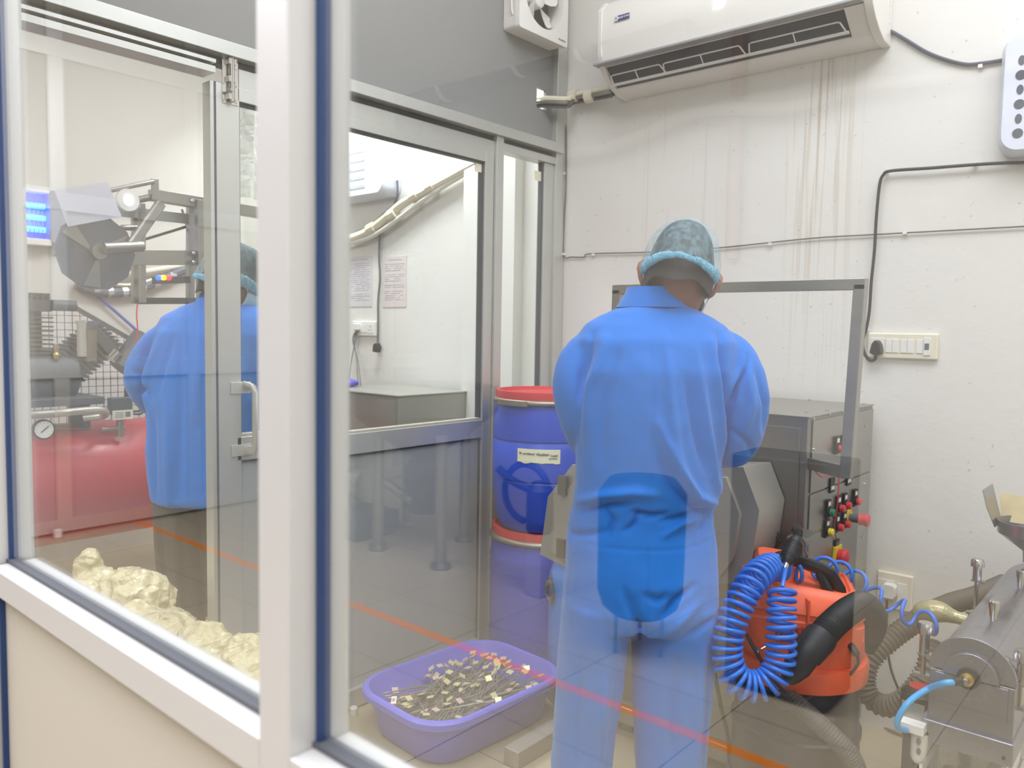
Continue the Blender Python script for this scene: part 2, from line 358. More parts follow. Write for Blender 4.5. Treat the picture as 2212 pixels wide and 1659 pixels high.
# the right upper panel has a square cut-out for the pipes
mb = MB()
mb.box(PX-0.008, PX+0.008, 1.66, 2.665, 2.17, 3.4); mb.box(PX-0.008, PX+0.008, 2.73, 2.80, 2.17, 3.4)
mb.box(PX-0.008, PX+0.008, 2.665, 2.73, 2.17, 2.30); mb.box(PX-0.008, PX+0.008, 2.665, 2.73, 2.385, 3.4)
mb.build('upper_panel', M_['laminate_up'], part)
member('upper_joint', 1.650, 1.664, 2.17, 3.4, -0.012, 0.012, 'alu', part)
member('corner_stile', 2.775, 2.84, 0, 3.4, -0.03, 0.035, 'alu', part)
member('header_trim', 0.42, 2.81, 2.125, 2.165, -0.04, 0.05, 'alu', part)
member('header_slot', 0.42, 2.80, 2.105, 2.125, -0.03, 0.012, 'dark_gasket', part)
member('header_rail', 1.27, 2.39, 2.045, 2.105, -0.03, 0.02, 'alu', part)
member('header_rail', 2.43, 2.78, 2.075, 2.105, -0.03, 0.03, 'alu', part)
for i, (z0, z1, d, mm) in enumerate(((2.165, 2.19, 0.045, 'alu'), (2.19, 2.203, 0.02, 'dark_gasket'), (2.203, 2.235, 0.05, 'alu'), (2.235, 2.244, 0.015, 'dark_gasket'), (2.244, 2.30, 0.035, 'alu'))):
    pass
# sliding tracks over the open doorway
for z0, z1, d, mm in ((2.095, 2.105, 0.045, 'alu'), (2.085, 2.096, 0.02, 'dark_gasket'), (2.068, 2.086, 0.042, 'alu')):
    member('sliding_track', 0.45, 1.185, z0, z1, -0.03, d, mm, part, 0)
member('post', 0.42, 0.50, 0, 2.11, -0.03, 0.03, 'alu', part)
member('post', 2.390, 2.432, 0, 2.125, -0.03, 0.035, 'alu', part)
# bay 3, fixed glass against the corner
member('bottom_rail', 2.432, 2.775, 0, 0.076, parent=part)
member('mid_rail', 2.432, 2.775, 0.92, 0.985, parent=part)
member('lower_panel', 2.432, 2.775, 0.076, 0.92, -0.006, 0.006, 'laminate', part, 0)
member('side_bead', 2.715, 2.775, 0.985, 2.075, -0.02, 0.02, 'alu', part)
member('dark_bead', 2.708, 2.716, 0.985, 2.075, -0.01, 0.01, 'dark_gasket', part, 0)
tag(member('window_2', 2.432, 2.712, 0.985, 2.078, -0.002, 0.002, 'glass2', None, 0), kind='structure')
# door leaf 2 (fixed looking leaf with mitred frame): y 1.62 .. 2.39
d2 = tag(bpy.data.objects.new('door_2', None), kind='structure'); COL.objects.link(d2)
Y0, Y1 = 1.585, 2.388
def leaf_frame(y0, y1, ztop, sill, parent, st=0.05, glass=True):
    for a, b in ((y0, y0+st+0.015), (y1-st, y1)): member('stile', a, b, 0.01, ztop, -0.022, 0.022, 'alu', parent)
    member('top_rail', y0+st, y1-st, ztop-0.04, ztop, -0.022, 0.022, 'alu', parent)
    member('mid_rail', y0+st, y1-st, sill-0.072, sill, -0.022, 0.022, 'alu', parent)
    member('bottom_rail', y0+st, y1-st, 0.01, 0.076, -0.022, 0.022, 'alu', parent)
    member('lower_panel', y0+st, y1-st, 0.076, sill-0.072, -0.006, 0.006, 'laminate', parent, 0)
    g = 0.006
    for a, b, c, d in ((y0+st+0.015, y0+st+0.015+g, sill, ztop-0.04), (y1-st-g, y1-st, sill, ztop-0.04), (y0+st, y1-st, ztop-0.046, ztop-0.04),
                       (y0+st, y1-st, sill-0.080, sill-0.072), (y1-st-g, y1-st, 0.076, sill-0.072)):
        member('gasket', a, b, c, d, -0.012, 0.012, 'dark_gasket', parent, 0)
    member('glazing_bead', y0+st, y1-st, sill, sill+0.008, -0.016, 0.016, 'cream_panel', parent, 0)
    return member('pane', y0+st, y1-st, sill, ztop-0.04, -0.002, 0.002, 'glass2', parent, 0)
leaf_frame(Y0, Y1, 2.055, 0.985, d2)
for y, z in ((2.296, 1.985), ): MB().box(PX+0.003, PX+0.006, y, y+0.04, z-0.012, z+0.02).build('paper_sticker', M_['ivory_pl'], d2)
MB().box(PX+0.003, PX+0.006, 2.665, 2.708, 1.995, 2.035).build('paper_sticker', M_['ivory_pl'], part)
# door leaf 1 (sliding, pulled half open) with bolt and pull handle
d1 = tag(bpy.data.objects.new('door_1', None), kind='structure'); COL.objects.link(d1)
leaf_frame(1.178, 1.583, 2.05, 1.012, d1, 0.078)
member('stile_groove', 1.19, 1.196, 0.02, 2.05, 0.022, 0.0235, 'dark_gasket', d1, 0)
hx = PX+0.022
h = MB()
pts = [(hx, 1.285, 1.170), (hx+0.045, 1.285, 1.165), (hx+0.052, 1.285, 1.15), (hx+0.052, 1.285, 0.99), (hx+0.045, 1.285, 0.975), (hx, 1.285, 0.97)]
h.tube(pts, 0.009, 8, ry=[1.8]*6); h.box(hx, hx+0.005, 1.235, 1.30, 1.145, 1.18); h.box(hx, hx+0.005, 1.235, 1.30, 0.955, 0.99)
h.build('pull_handle', mat('satin_handle', '#d6d4cc', 0.4, 0.6), d1, bevel=0.001)
h = MB()
h.box(hx, hx+0.003, 1.215, 1.265, 1.995, 2.155); h.cyl((hx+0.012, 1.24, 2.0), (hx+0.012, 1.24, 2.16), 0.008); h.cyl((hx+0.012, 1.24, 2.03), (hx+0.03, 1.22, 2.028), 0.005)
for z in (2.01, 2.06, 2.11, 2.145): h.box(hx, hx+0.018, 1.228, 1.252, z-0.004, z+0.012)
for z in (2.003, 2.05, 2.10, 2.15):
    for y in (1.22, 1.26): h.cyl((hx+0.003, y, z), (hx+0.005, y, z), 0.003, n=8)
h.build('tower_bolt', M_['chrome'], d1)
MB().lathe([(0.012, 0), (0.014, 0.004), (0.014, 0.028), (0.010, 0.032)], 20, (PX+0.05, 1.675, 0)).build('door_stopper', M_['white_pl'], d2)

# --- the glass wall the photograph looks through (plane y = G)
gw = tag(bpy.data.objects.new('wall_glazed', None), kind='structure'); COL.objects.link(gw)
def gmem(name, x0, x1, z0, z1, y0=0.38, y1=0.445, m='alu_near', bevel=0.002):
    return MB().box(x0, x1, y0, y1, z0, z1).build(name, M_[m], gw, bevel=bevel)
gmem('post', -0.628, -0.580, 0, 3.4)
gmem('post', -1.45, -1.392, 0, 3.4)
gmem('ledge_rail', -1.385, -0.628, 0.935, 0.975); gmem('ledge_rail', -0.580, 1.2, 0.935, 0.975)
gmem('lower_panel', -1.385, -0.628, 0.0, 0.935, 0.398, 0.43, 'cream_panel', 0); gmem('lower_panel', -0.58, 1.2, 0.0, 0.935, 0.398, 0.43, 'cream_panel', 0)
gmem('side_panel', -2.21, -1.445, 0.0, 3.4, 0.398, 0.43, 'cream_panel', 0)
gmem('head_rail', -1.385, 1.2, 2.6, 3.4, 0.398, 0.43, 'cream_panel', 0)
for a, b in ((-1.392, -0.628), (-0.580, 1.2)):
    gmem('gasket', a, a+0.006, 0.975, 2.6, 0.4075, 0.4195, 'gasket', 0)
    gmem('gasket', b-0.006, b, 0.975, 2.6, 0.4075, 0.4195, 'gasket', 0)
    gmem('gasket', a, b, 0.975, 0.980, 0.404, 0.422, 'dark_gasket', 0)
gmem('gasket', -1.385, -1.379, 0, 0.935, 0.390, 0.399, 'gasket', 0)
p_ = MB().box(-1.388, -0.632, G-0.0025, G+0.0025, 0.979, 2.6).build('window_1', M_['glass']); tag(p_, kind='structure')
p_ = MB().box(-0.575, 1.194, G-0.0025, G+0.0025, 0.979, 2.6).build('window_1', M_['glass']); tag(p_, kind='structure')

# --- the hall on the photographer's side, seen mirrored in the glass
hall = tag(bpy.data.objects.new('wall_hall', None), kind='structure'); COL.objects.link(hall)
HX = -5.45
def hm(name, y0, y1, z0, z1, d=0.03, m='alu', parent=None): return MB().box(HX-0.05, HX+d, y0, y1, z0, z1).build(name, M_[m], hall)
hm('panel', -4.15, 0.38, 0.10, 3.4, 0.0, 'cream_panel')
for z0, z1 in ((0.02, 0.10), (1.0, 1.12), (2.05, 2.16), (2.98, 3.08)): hm('rail', -4.15, 0.38, z0, z1, 0.035)
for y in (-0.75, -1.13, -2.0, -2.9, -3.8): hm('stile', y, y+0.09, 0.02, 3.4, 0.03)
hm('lower_panel', -4.1, 0.38, 0.1, 1.0, 0.008, 'laminate')
MB().lathe([(0.02, 0), (0.025, 0.005), (0.025, 0.05), (0.018, 0.055)], 20, (HX+0.09, -1.02, 0)).build('door_stopper', M_['white_pl'], hall)
tag(MB().box(HX+0.05, 0.9, -1.565, -1.515, 0.0, 0.0012).build('floor_tape', M_['tape_orange']), 'orange line of tape stuck along the beige tile floor', 'tape')
# ============================================================ ROOM A: fittings on the walls
def on_wall_px(pts, off=0.01, Y=None): return [at(x, y, Y=(Y or WY) - off) for x, y in pts]
# --- split air conditioner
AX0, AX1 = -1.865, -0.835
ac = thing('air_conditioner', 'white split air conditioner high on the back wall with 30 lit on its front', 'air conditioner', (0, 0, 0))
prof = [(WY-0.001, 2.308), (WY-0.06, 2.310), (WY-0.095, 2.320), (WY-0.105, 2.327), (WY-0.09, 2.40), (WY-0.19, 2.392), (WY-0.212, 2.402), (WY-0.222, 2.48), (WY-0.220, 2.60), (WY-0.19, 2.635), (WY-0.001, 2.64)]
def acprof(k): return [(WY - (WY-y)*k - (0.0 if k == 1 else 0), 2.48 + (z-2.48)*(1 if k == 1 else k)) for y, z in prof]
MB().prism(prof, AX0+0.02, AX1-0.02, 'X').build('casing', M_['ac_white'], ac, bevel=0.003)
endp = [(WY-0.001, 2.304), (WY-0.07, 2.306), (WY-0.12, 2.324), (WY-0.165, 2.352), (WY-0.20, 2.388), (WY-0.222, 2.44), (WY-0.225, 2.60), (WY-0.19, 2.64), (WY-0.001, 2.645)]
for a, b in ((AX0, AX0+0.022), (AX1-0.03, AX1)): MB().prism(endp, a, b, 'X').build('end_cover', M_['ac_white'], ac, bevel=0.004)
MB().prism([(WY-0.104, 2.330), (WY-0.092, 2.360), (WY-0.10, 2.391), (WY-0.186, 2.3915)], AX0+0.022, AX1-0.09, 'X').build('outlet_recess', M_['grey_dark'], ac)
MB().prism([(WY-0.108, 2.324), (WY-0.10, 2.39), (WY-0.200, 2.391)], AX1-0.09, AX1-0.03, 'X').build('outlet_cheek', M_['ac_white'], ac)
lip = MB().box(AX0-0.012, AX1-0.028, WY-0.232, WY-0.19, 2.393, 2.403); lip.build('front_lip', mat('grey_lip', '#a4a3a2', 0.4), ac, bevel=0.003)
def lou(x0, x1):
    b = MB(); yb, zb = WY-0.142, 2.335; yt, zt = WY-0.170, 2.362
    b.tube([(x0-0.01, yb, zb), (x0, yt, zt-0.003), (x0+0.008, yt, zt), (x1-0.008, yt, zt), (x1, yt, zt-0.003), (x1+0.012, yb, zb)], 0.0028, 6)
    n_ = max(2, int((x1-x0)/0.13))
    for i in range(1, n_): xx = x0+(x1-x0)*i/n_; b.cyl((xx, yb, zb), (xx, yt, zt), 0.0024, n=6)
    b.build('louvre', M_['white_pl'], ac)
for x0, x1 in ((-1.83, -1.61), (-1.595, -1.29), (-1.255, -0.945)): lou(x0, x1)
b = MB(); b.prism([(WY-0.136, 2.329), (WY-0.148, 2.333), (WY-0.146, 2.337), (WY-0.134, 2.333)], AX0+0.022, AX1-0.09, 'X'); b.build('louvre_bar', M_['white_pl'], ac)
def face_M(x, y, z, rx=90): return Matrix.Translation((x, y, z)) @ Matrix.Rotation(R(rx), 4, 'X')
p = at(1549, 10, Y=WY-0.2265)
M_['led'] = mat('white_led', '#ffffff', 0.5, emis='#ffffff', estr=4)
text_mesh('30', 0.038, face_M(p.x, WY-0.2265, p.z), 'temperature_display', M_['led'], ac, bold=0.0006)
p = at(1343, 37, Y=WY-0.2265)
MB().box(p.x-0.034, p.x+0.034, WY-0.2268, WY-0.2255, p.z-0.0095, p.z+0.0095).build('badge', mat('badge_navy', '#2a3a80', 0.4), ac)
MB().box(p.x-0.033, p.x-0.018, WY-0.2272, WY-0.226, p.z-0.0085, p.z+0.0085).build('badge_emblem', M_['paper'], ac)
text_mesh('BLUE STAR', 0.0105, face_M(p.x+0.008, WY-0.2272, p.z), 'badge_lettering', M_['paper'], ac, bold=0.0001)
st_ = [((p.x-0.0255)+(0.006 if k % 2 == 0 else 0.0025)*math.sin(math.pi*k/5), p.z+(0.006 if k % 2 == 0 else 0.0025)*math.cos(math.pi*k/5)) for k in range(10)]
MB().prism(st_, WY-0.0276, WY-0.0270) if False else MB().prism(st_, WY-0.2278, WY-0.2271).build('emblem_star', mat('star_blue', '#2a3a80'), ac, smooth=0)
MB().lathe([(0.012, 0), (0.012, 0.002)], 20, (AX1, WY-0.15, 2.52), 'X').build('round_sticker', mat('sticker_grey', '#85856a', 0.6), ac)
for z in (2.40, 2.43, 2.46, 2.36): MB().tube([(AX1, WY-0.03-0.02*math.sin(a), z+0.012*math.cos(a)) for a in [0.3*i for i in range(8)]], 0.0015, 5).build('side_rib', M_['ac_white'], ac)
# pipes, insulation and drain going left through the partition
pp = thing('insulated_pipes', 'bundle of taped refrigerant pipes running from the air conditioner into the partition', 'pipes')
base = [at(1322, 197, Y=WY-0.09), at(1290, 203, Y=WY-0.05), at(1240, 212, Y=WY-0.045), (-2.10, WY-0.10, 2.322), (-2.19, WY-0.145, 2.33), (-2.30, WY-0.16, 2.335)]
for k, (dz, dy, r, mm) in enumerate(((0.012, 0, 0.012, 'ivory_pl'), (-0.008, 0.01, 0.010, 'cable_grey'), (-0.004, -0.012, 0.009, 'galv'), (-0.022, 0, 0.005, 'cable_grey'))):
    MB().tube(spline([Vector(q)+Vector((0, dy, dz)) for q in base], 6), r, 8).build('pipe', M_[mm], pp)
for px in (1275, 1240):
    q = at(px, 208, Y=WY-0.045); MB().tube([q-Vector((0.02, 0, 0.001)), q+Vector((0.02, 0, 0))], 0.027, 12).build('tape_wrap', M_['ivory_pl'], pp)
def cable(name, label, pts, r, m, Y=None, off=0.008, cat='cable', n=6, sides=6, clips=(), closed=None, group=None):
    P = on_wall_px(pts, off, Y) if not isinstance(pts[0], Vector) else pts
    o = tag(MB().tube(spline(P, n), r, sides).build(name, M_[m]), label, cat, group)
    for c in clips:
        q = at(*c, Y=(Y or WY)-off); MB().cbox((q.x, q.y, q.z), (0.012, 0.012, 0.01)).build('cable_clip', M_['white_pl'], o)
    return o
cable('thin_cable', 'thin beige cable clipped along the back wall behind the capped worker', [(1176, 228), (1210, 252), (1222, 275), (1223, 400), (1219, 470), (1218, 550), (1235, 555), (1262, 555), (1275, 548), (1390, 545), (1545, 536), (1750, 515), (1900, 506), (2212, 489), (2400, 478), (3000, 440)], 0.0028, 'hose_brown', clips=((1219, 375), (1218, 549), (1282, 550), (1664, 527), (1955, 503)))
cable('power_cable', 'dark cable sagging from the right end of the air conditioner', [(1908, 64), (1925, 68), (1960, 88), (2000, 112), (2040, 128), (2085, 139), (2120, 137), (2165, 130), (2212, 120), (2280, 108)], 0.0058, 'cable_grey', clips=((2118, 143),))
pc = thing('power_lead', 'black power cord running down the wall to the plug in the wide switchboard', 'cord')
MB().tube(spline(on_wall_px([(3000, 318), (2500, 338), (2300, 347), (2212, 351), (2170, 352), (2100, 356), (2010, 363), (1925, 369), (1908, 378), (1900, 400), (1893, 470), (1889, 540), (1882, 610), (1878, 670), (1871, 712), (1864, 735), (1866, 760), (1878, 778), (1890, 776), (1892, 762)], 0.019), 6), 0.0052, 8).build('cord', M_['black_rub'], pc)
q = at(1891, 752, Y=WY-0.05)
MB().prism([(q.x-0.019, q.z-0.016), (q.x-0.006, q.z-0.023), (q.x+0.006, q.z-0.023), (q.x+0.019, q.z-0.016), (q.x+0.013, q.z+0.014), (q.x+0.004, q.z+0.026), (q.x-0.004, q.z+0.026), (q.x-0.013, q.z+0.014)], WY-0.053, WY-0.017).build('plug', M_['black_pl'], pc, bevel=0.003)
for c in ((1915, 373), (2106, 355), (1872, 711)):
    q = at(*c, Y=WY-0.012); MB().cbox((q.x, q.y, q.z), (0.013, 0.012, 0.012)).build('cable_clip', M_['white_pl'], pc)
# --- switchboards
def switchboard(name, label, x0, x1, z0, z1, Y, mods, m='ivory_pl', group=None):
    t = thing(name, label, 'switchboard', ((x0+x1)/2, Y, z0), 0, group); w = x1-x0; h = z1-z0
    b = MB().box(-w/2, w/2, -0.016, 0.0, 0, h); b.build('plate', M_[m], t, bevel=0.006)
    for kind, a, c in mods:
        xa, xb = -w/2+a*w, -w/2+c*w; za, zb = h*0.24, h*0.76
        if kind == 'switch':
            MB().box(xa, xb, -0.019, -0.012, za, zb).build('switch', M_['white_pl'], t, bevel=0.001)
        elif kind == 'socket':
            s = MB().box(xa, xb, -0.018, -0.012, za-0.004, zb+0.004).build('socket', M_['white_pl'], t, bevel=0.001)
            d = MB(); cx = (xa+xb)/2; cz = (za+zb)/2
            for dx, dz, r in ((0, 0.013, 0.0035), (-0.009, -0.008, 0.003), (0.009, -0.008, 0.003)): d.cyl((cx+dx, -0.0185, cz+dz), (cx+dx, -0.0175, cz+dz), r, n=10)
            d.build('socket_holes', M_['black_pl'], s)
        elif kind == 'fuse':
            s = MB().box(xa, xb, -0.020, -0.012, za-0.006, zb+0.006).build('indicator', M_['white_pl'], t, bevel=0.001)
            MB().box(xa+0.003, xb-0.003, -0.0206, -0.0195, za+0.012, zb-0.012).build('indicator_window', M_['cable_grey'], s)
    return t
p0 = at(1875, 773, Y=WY); p1 = at(2030, 722, Y=WY)
switchboard('switchboard', 'wide ivory switchboard with a black plug beside the steel guard frame', p0.x, p1.x, p0.z, p1.z+0.002, WY,
            (('socket', .05, .25), ('switch', .275, .365), ('switch', .37, .46), ('switch', .49, .58), ('switch', .585, .675), ('switch', .71, .80), ('fuse', .81, .90)))
p0 = at(1897, 1300, Y=WY); p1 = at(1975, 1252, Y=WY)
sb = switchboard('switchboard', 'small grimy socket plate low on the wall behind the brown ribbed hose', p0.x-0.004, p1.x, p0.z-0.01, p1.z+0.012, WY, (('socket', .05, .5), ('switch', .6, .85)))
ad = thing('power_adapter', 'white power adapter plugged into the low socket plate', 'adapter'); q = at(1921, 1276, Y=WY-0.035)
MB().prism([(q.x-0.022, q.z-0.014), (q.x-0.014, q.z-0.024), (q.x+0.014, q.z-0.024), (q.x+0.022, q.z-0.014), (q.x+0.022, q.z+0.016), (q.x+0.014, q.z+0.024), (q.x-0.014, q.z+0.024), (q.x-0.022, q.z+0.016)], WY-0.052, WY-0.019).build('body', M_['white_pl'], ad, bevel=0.003)
MB().tube(spline([at(1916, 1297, Y=WY-0.035), at(1915, 1340, Y=WY-0.03), at(1917, 1400, Y=WY-0.03), at(1926, 1450, Y=WY-0.05), at(1944, 1495, Y=WY-0.12), at(1960, 1520, Y=WY-0.2)], 5), 0.0045, 6).build('cord', M_['black_rub'], ad)
# --- white perforated fan heater housing at the right edge
pa = at(2172, 130, Y=WY); pb = at(2178, 345, Y=WY)
wf = thing('wall_heater', 'white rounded wall unit with oval slots, cut by the right edge', 'wall unit')
prf = rrect(pa.x-0.002, pa.x+0.42, pb.z, pb.z+0.36, 0.05, 6)
MB().loft([[(x, WY-0.002, z) for x, z in prf], [(x, WY-0.04, z) for x, z in prf], [(pa.x+0.21+(x-pa.x-0.21)*0.93, WY-0.075, pb.z+0.18+(z-pb.z-0.18)*0.93) for x, z in prf]]).build('housing', mat('cool_white_plastic', '#dfe3ee', 0.35), wf, smooth=50)
for k in range(6):
    zc = pb.z+0.06+0.042*k; rx = 0.014 if k % 2 == 0 else 0.009
    for c_ in range(5):
        xc = pa.x+0.055+0.062*c_
        MB().prism([(xc+rx*math.cos(a), zc+0.014*math.sin(a)) for a in [2*math.pi*i/14 for i in range(14)]], WY-0.0765, WY-0.073).build('vent_slot', M_['cable_grey'], wf)
# --- exhaust fan on the partition
ef = thing('exhaust_fan', 'white square exhaust fan with plastic blades on the upper partition', 'fan', (0, 0, 0))
fy0, fy1, fz0 = 2.44, 2.755, 2.55; fzc, fyc = fz0+0.1575, (fy0+fy1)/2
sq = rrect(fy0, fy1, fz0, fz0+(fy1-fy0), 0.012, 4)
def ring_plate(mb, sqp, cy, cz, r, x0, x1):
    n = len(sqp); inn = []
    for (y, z) in sqp:
        a = math.atan2(z-cz, y-cy); inn.append((cy+r*math.cos(a), cz+r*math.sin(a)))
    mb.loft([[(x0, y, z) for y, z in inn], [(x0, y, z) for y, z in sqp], [(x1, y, z) for y, z in sqp], [(x1, y, z) for y, z in inn]], cap=False)
    vs = [(x0, y, z) for y, z in inn]+[(x1, y, z) for y, z in inn]; mb.add(vs, [(i, (i+1) % n, (i+1) % n+n, i+n) for i in range(n)]); return mb
sqd = []
for i in range(len(sq)):
    a, b_ = sq[i], sq[(i+1) % len(sq)]; k_ = 12 if (Vector(a)-Vector(b_)).length > 0.1 else 1
    for j in range(k_): sqd.append((a[0]+(b_[0]-a[0])*j/k_, a[1]+(b_[1]-a[1])*j/k_))
ring_plate(MB(), sqd, fyc, fzc, 0.122, -2.135, -2.112).build('front_frame', M_['white_pl'], ef, smooth=40)
mb = MB(); sq2 = [(fyc+(y-fyc)*0.97, fzc+(z-fzc)*0.97) for y, z in sqd]; ring_plate(mb, sq2, fyc, fzc, 0.124, -2.200, -2.135); mb.build('body', M_['ac_white'], ef, smooth=40)
MB().lathe([(0.123, 0), (0.123, 0.004)], 32, (-2.197, fyc, fzc), 'X').build('shutter', M_['cable_grey'], ef)
bl = MB()
for k in range(5):
    a0 = R(72*k+20); pts = []
    for rr, da, wd in ((0.03, 0, 0.02), (0.06, 4, 0.034), (0.09, 8, 0.044), (0.106, 12, 0.042), (0.116, 14, 0.024)):
        a = a0+R(da); c_, s_ = math.cos(a), math.sin(a); pts.append(((rr, wd), (c_, s_)))
    rings = []
    for (rr, wd), (c_, s_) in pts:
        ring = []
        for t_, dx in ((-1, 0.018), (0, 0.0), (1, -0.018), (1, -0.021), (0, -0.003), (-1, 0.015)):
            ring.append((-2.152+dx, fyc+rr*c_-t_*wd*s_, fzc+rr*s_+t_*wd*c_))
        rings.append(ring)
    bl = MB(); bl.loft(rings); bl.build('fan_blade', M_['white_pl'], ef, smooth=50)
MB().lathe([(0.034, -0.03), (0.034, 0.0), (0.03, 0.012), (0.018, 0.018)], 24, (-2.15, fyc, fzc), 'X').build('hub', M_['white_pl'], ef)
mk_ = MB(); mk_.lathe([(0.004, 0), (0.004, 0.0006)], 12, (-2.112, fy1-0.058, fz0+0.022), 'X')
for k in range(6): mk_.box(-2.112, -2.1114, fy1-0.050+0.006*k, fy1-0.0458+0.006*k, fz0+0.0185, fz0+0.0245)
mk_.build('maker_mark', M_['grey_dark'], ef)
MB().tube(spline([(-2.15, fy0, fz0+0.34), (-2.15, fy0-0.004, fz0+0.2), (-2.15, fy0-0.004, fz0+0.08), (-2.15, fy0+0.004, fz0+0.055)], 5), 0.004, 6).build('cord', M_['white_pl'], ef)

# ============================================================ ROOM A: the machine
cab = thing('processing_machine', 'tall stainless steel machine cabinet with push buttons behind the standing worker', 'machine', (-1.12, 2.5, 0))
CX0, CX1, CY0, CY1, CZ = -1.42, -0.822, 2.215, 2.79, 1.118
MB().box(CX0, CX1, CY0, CY1, 0.10, CZ).build('cabinet', M_['steel_dark'], cab, bevel=0.003, world=True)
MB().box(CX0-0.002, CX1+0.004, CY0-0.004, CY1+0.002, CZ, CZ+0.004).build('top_sheet', M_['steel'], cab, world=True, bevel=0.001)
MB().box(CX0-0.05, CX1+0.01, CY0-0.02, CY1, 0.045, 0.10).build('base_frame', M_['steel'], cab, world=True, bevel=0.003)
for x in (CX0, CX1-0.05):
    for y in (CY0+0.02, CY1-0.06): MB().box(x, x+0.04, y, y+0.04, 0.0, 0.045).build('foot', M_['steel_dark'], cab, world=True)
# right side panels
MB().box(CX1, CX1+0.004, CY0+0.03, CY1-0.004, 0.90, CZ-0.01).build('side_panel', M_['steel'], cab, world=True, bevel=0.001)
MB().box(CX1, CX1+0.004, CY0+0.03, CY1-0.004, 0.12, 0.895).build('side_panel', M_['steel'], cab, world=True, bevel=0.001)
MB().box(CX0+0.02, CX1-0.02, CY0-0.004, CY0, 0.52, CZ-0.03).build('front_panel', M_['steel_dark'], cab, world=True, bevel=0.001)
dr = MB().box(CX0+0.3, CX1-0.12, CY0-0.012, CY0-0.002, 0.16, 0.86).build('door', M_['steel_dark'], cab, world=True, bevel=0.002)
q = at(1668, 1165, Y=CY0-0.03)
MB().tube([(q.x-0.012, q.y, q.z+0.022), (q.x+0.012, q.y, q.z+0.022), (q.x+0.020, q.y, q.z), (q.x+0.012, q.y, q.z-0.02), (q.x-0.012, q.y, q.z-0.02), (q.x-0.020, q.y, q.z), (q.x-0.012, q.y, q.z+0.022), (q.x+0.012, q.y, q.z+0.022)], 0.006, 8).build('door_handle', M_['black_pl'], dr, world=True)
scr = []
for px, py in ((1791, 895), (1820, 890), (1758, 970), (1869, 920), (1876, 960), (1868, 1045), (1757, 905), (1862, 1160)):
    q = at(px, py, X=CX1+0.004); MB().lathe([(0.0045, 0), (0.0045, 0.003), (0.002, 0.0042)], 8, (q.x, q.y, q.z), 'X').build('screw', M_['chrome'], cab, world=True)
for px, py in ((1755, 864), (1870, 874), (1786, 887), (1742, 891)):
    q = at(px, py, Z=CZ+0.004); q.x = min(q.x, CX1-0.02); q.y = min(max(q.y, CY0+0.02), CY1-0.02)
    MB().lathe([(0.005, 0), (0.005, 0.003), (0.002, 0.004)], 8, tuple(q)).build('screw', M_['chrome'], cab, world=True)
def button(px, py, colr, lx=0, n='push_button', h=0.016):
    q = at(px, py, X=CX1+0.006)
    b = MB().box(CX1+0.004, CX1+0.012, q.y-0.016, q.y+0.016, q.z-0.018, q.z+0.036).build(n, M_['black_pl'], cab, world=True, bevel=0.001)
    MB().lathe([(0.014, 0), (0.014, 0.004)], 18, (CX1+0.012, q.y, q.z), 'X').build('bezel', M_['black_pl'], b, world=True)
    MB().lathe([(0.0115, 0), (0.0115, h-0.003), (0.009, h)], 18, (CX1+0.013, q.y, q.z-0.001), 'X').build('button_cap', M_[colr], b, world=True)
    MB().box(CX1+0.0115, CX1+0.0128, q.y-0.009, q.y+0.009, q.z+0.018, q.z+0.030).build('label_plate', M_['paper'], b, world=True)
for px, py, c_ in ((1806, 968, 'red_pl'), (1821, 965, 'red_pl'), (1787, 1105, 'green_pl'), (1809, 1096, 'red_pl'), (1823, 1090, 'red_pl'), (1845, 1081, 'red_pl'), (1784, 1147, 'yellow_pl'), (1806, 1137, 'red_pl'), (1821, 1130, 'red_pl')): button(px, py, c_)
q = at(1835, 1118, X=CX1+0.006)
e1 = MB().lathe([(0.027, 0), (0.027, 0.003)], 28, (CX1+0.004, q.y, q.z), 'X').build('emergency_stop', M_['yellow_pl'], cab, world=True)
MB().lathe([(0.013, 0), (0.013, 0.03)], 20, (CX1+0.007, q.y, q.z), 'X').build('stop_stem', M_['cable_grey'], e1, world=True)
MB().lathe([(0.014, 0), (0.019, 0.004), (0.017, 0.014), (0.020, 0.024), (0.019, 0.030), (0.012, 0.033)], 24, (CX1+0.034, q.y, q.z), 'X').build('stop_knob', M_['red_pl'], e1, world=True)
q = at(1806, 1200, X=CX1+0.006)
e2 = MB().box(CX1+0.004, CX1+0.014, q.y-0.028, q.y+0.028, q.z-0.032, q.z+0.032).build('main_switch', M_['yellow_pl'], cab, world=True, bevel=0.002)
MB().lathe([(0.022, 0), (0.022, 0.008), (0.026, 0.016), (0.020, 0.026), (0.01, 0.03)], 26, (CX1+0.014, q.y, q.z), 'X').build('switch_knob', M_['red_pl'], e2, world=True)
for px, py, s_ in ((1807, 1175, 'b'), (1797, 1048, 'm'), (1833, 1033, 'm')):
    q = at(px, py, X=CX1+0.006); hh = 0.014 if s_ == 'b' else 0.022
    b = MB().box(CX1+0.004, CX1+0.009, q.y-0.018, q.y+0.018, q.z-hh, q.z+hh).build('meter' if s_ == 'm' else 'name_plate', M_['black_pl'], cab, world=True)
    MB().box(CX1+0.009, CX1+0.010, q.y-0.013, q.y+0.013, q.z-hh*0.6, q.z-hh*0.1 if s_ == 'm' else q.z+hh*0.5).build('plate_face', M_['ivory_pl'] if s_ == 'm' else M_['cable_grey'], b, world=True)
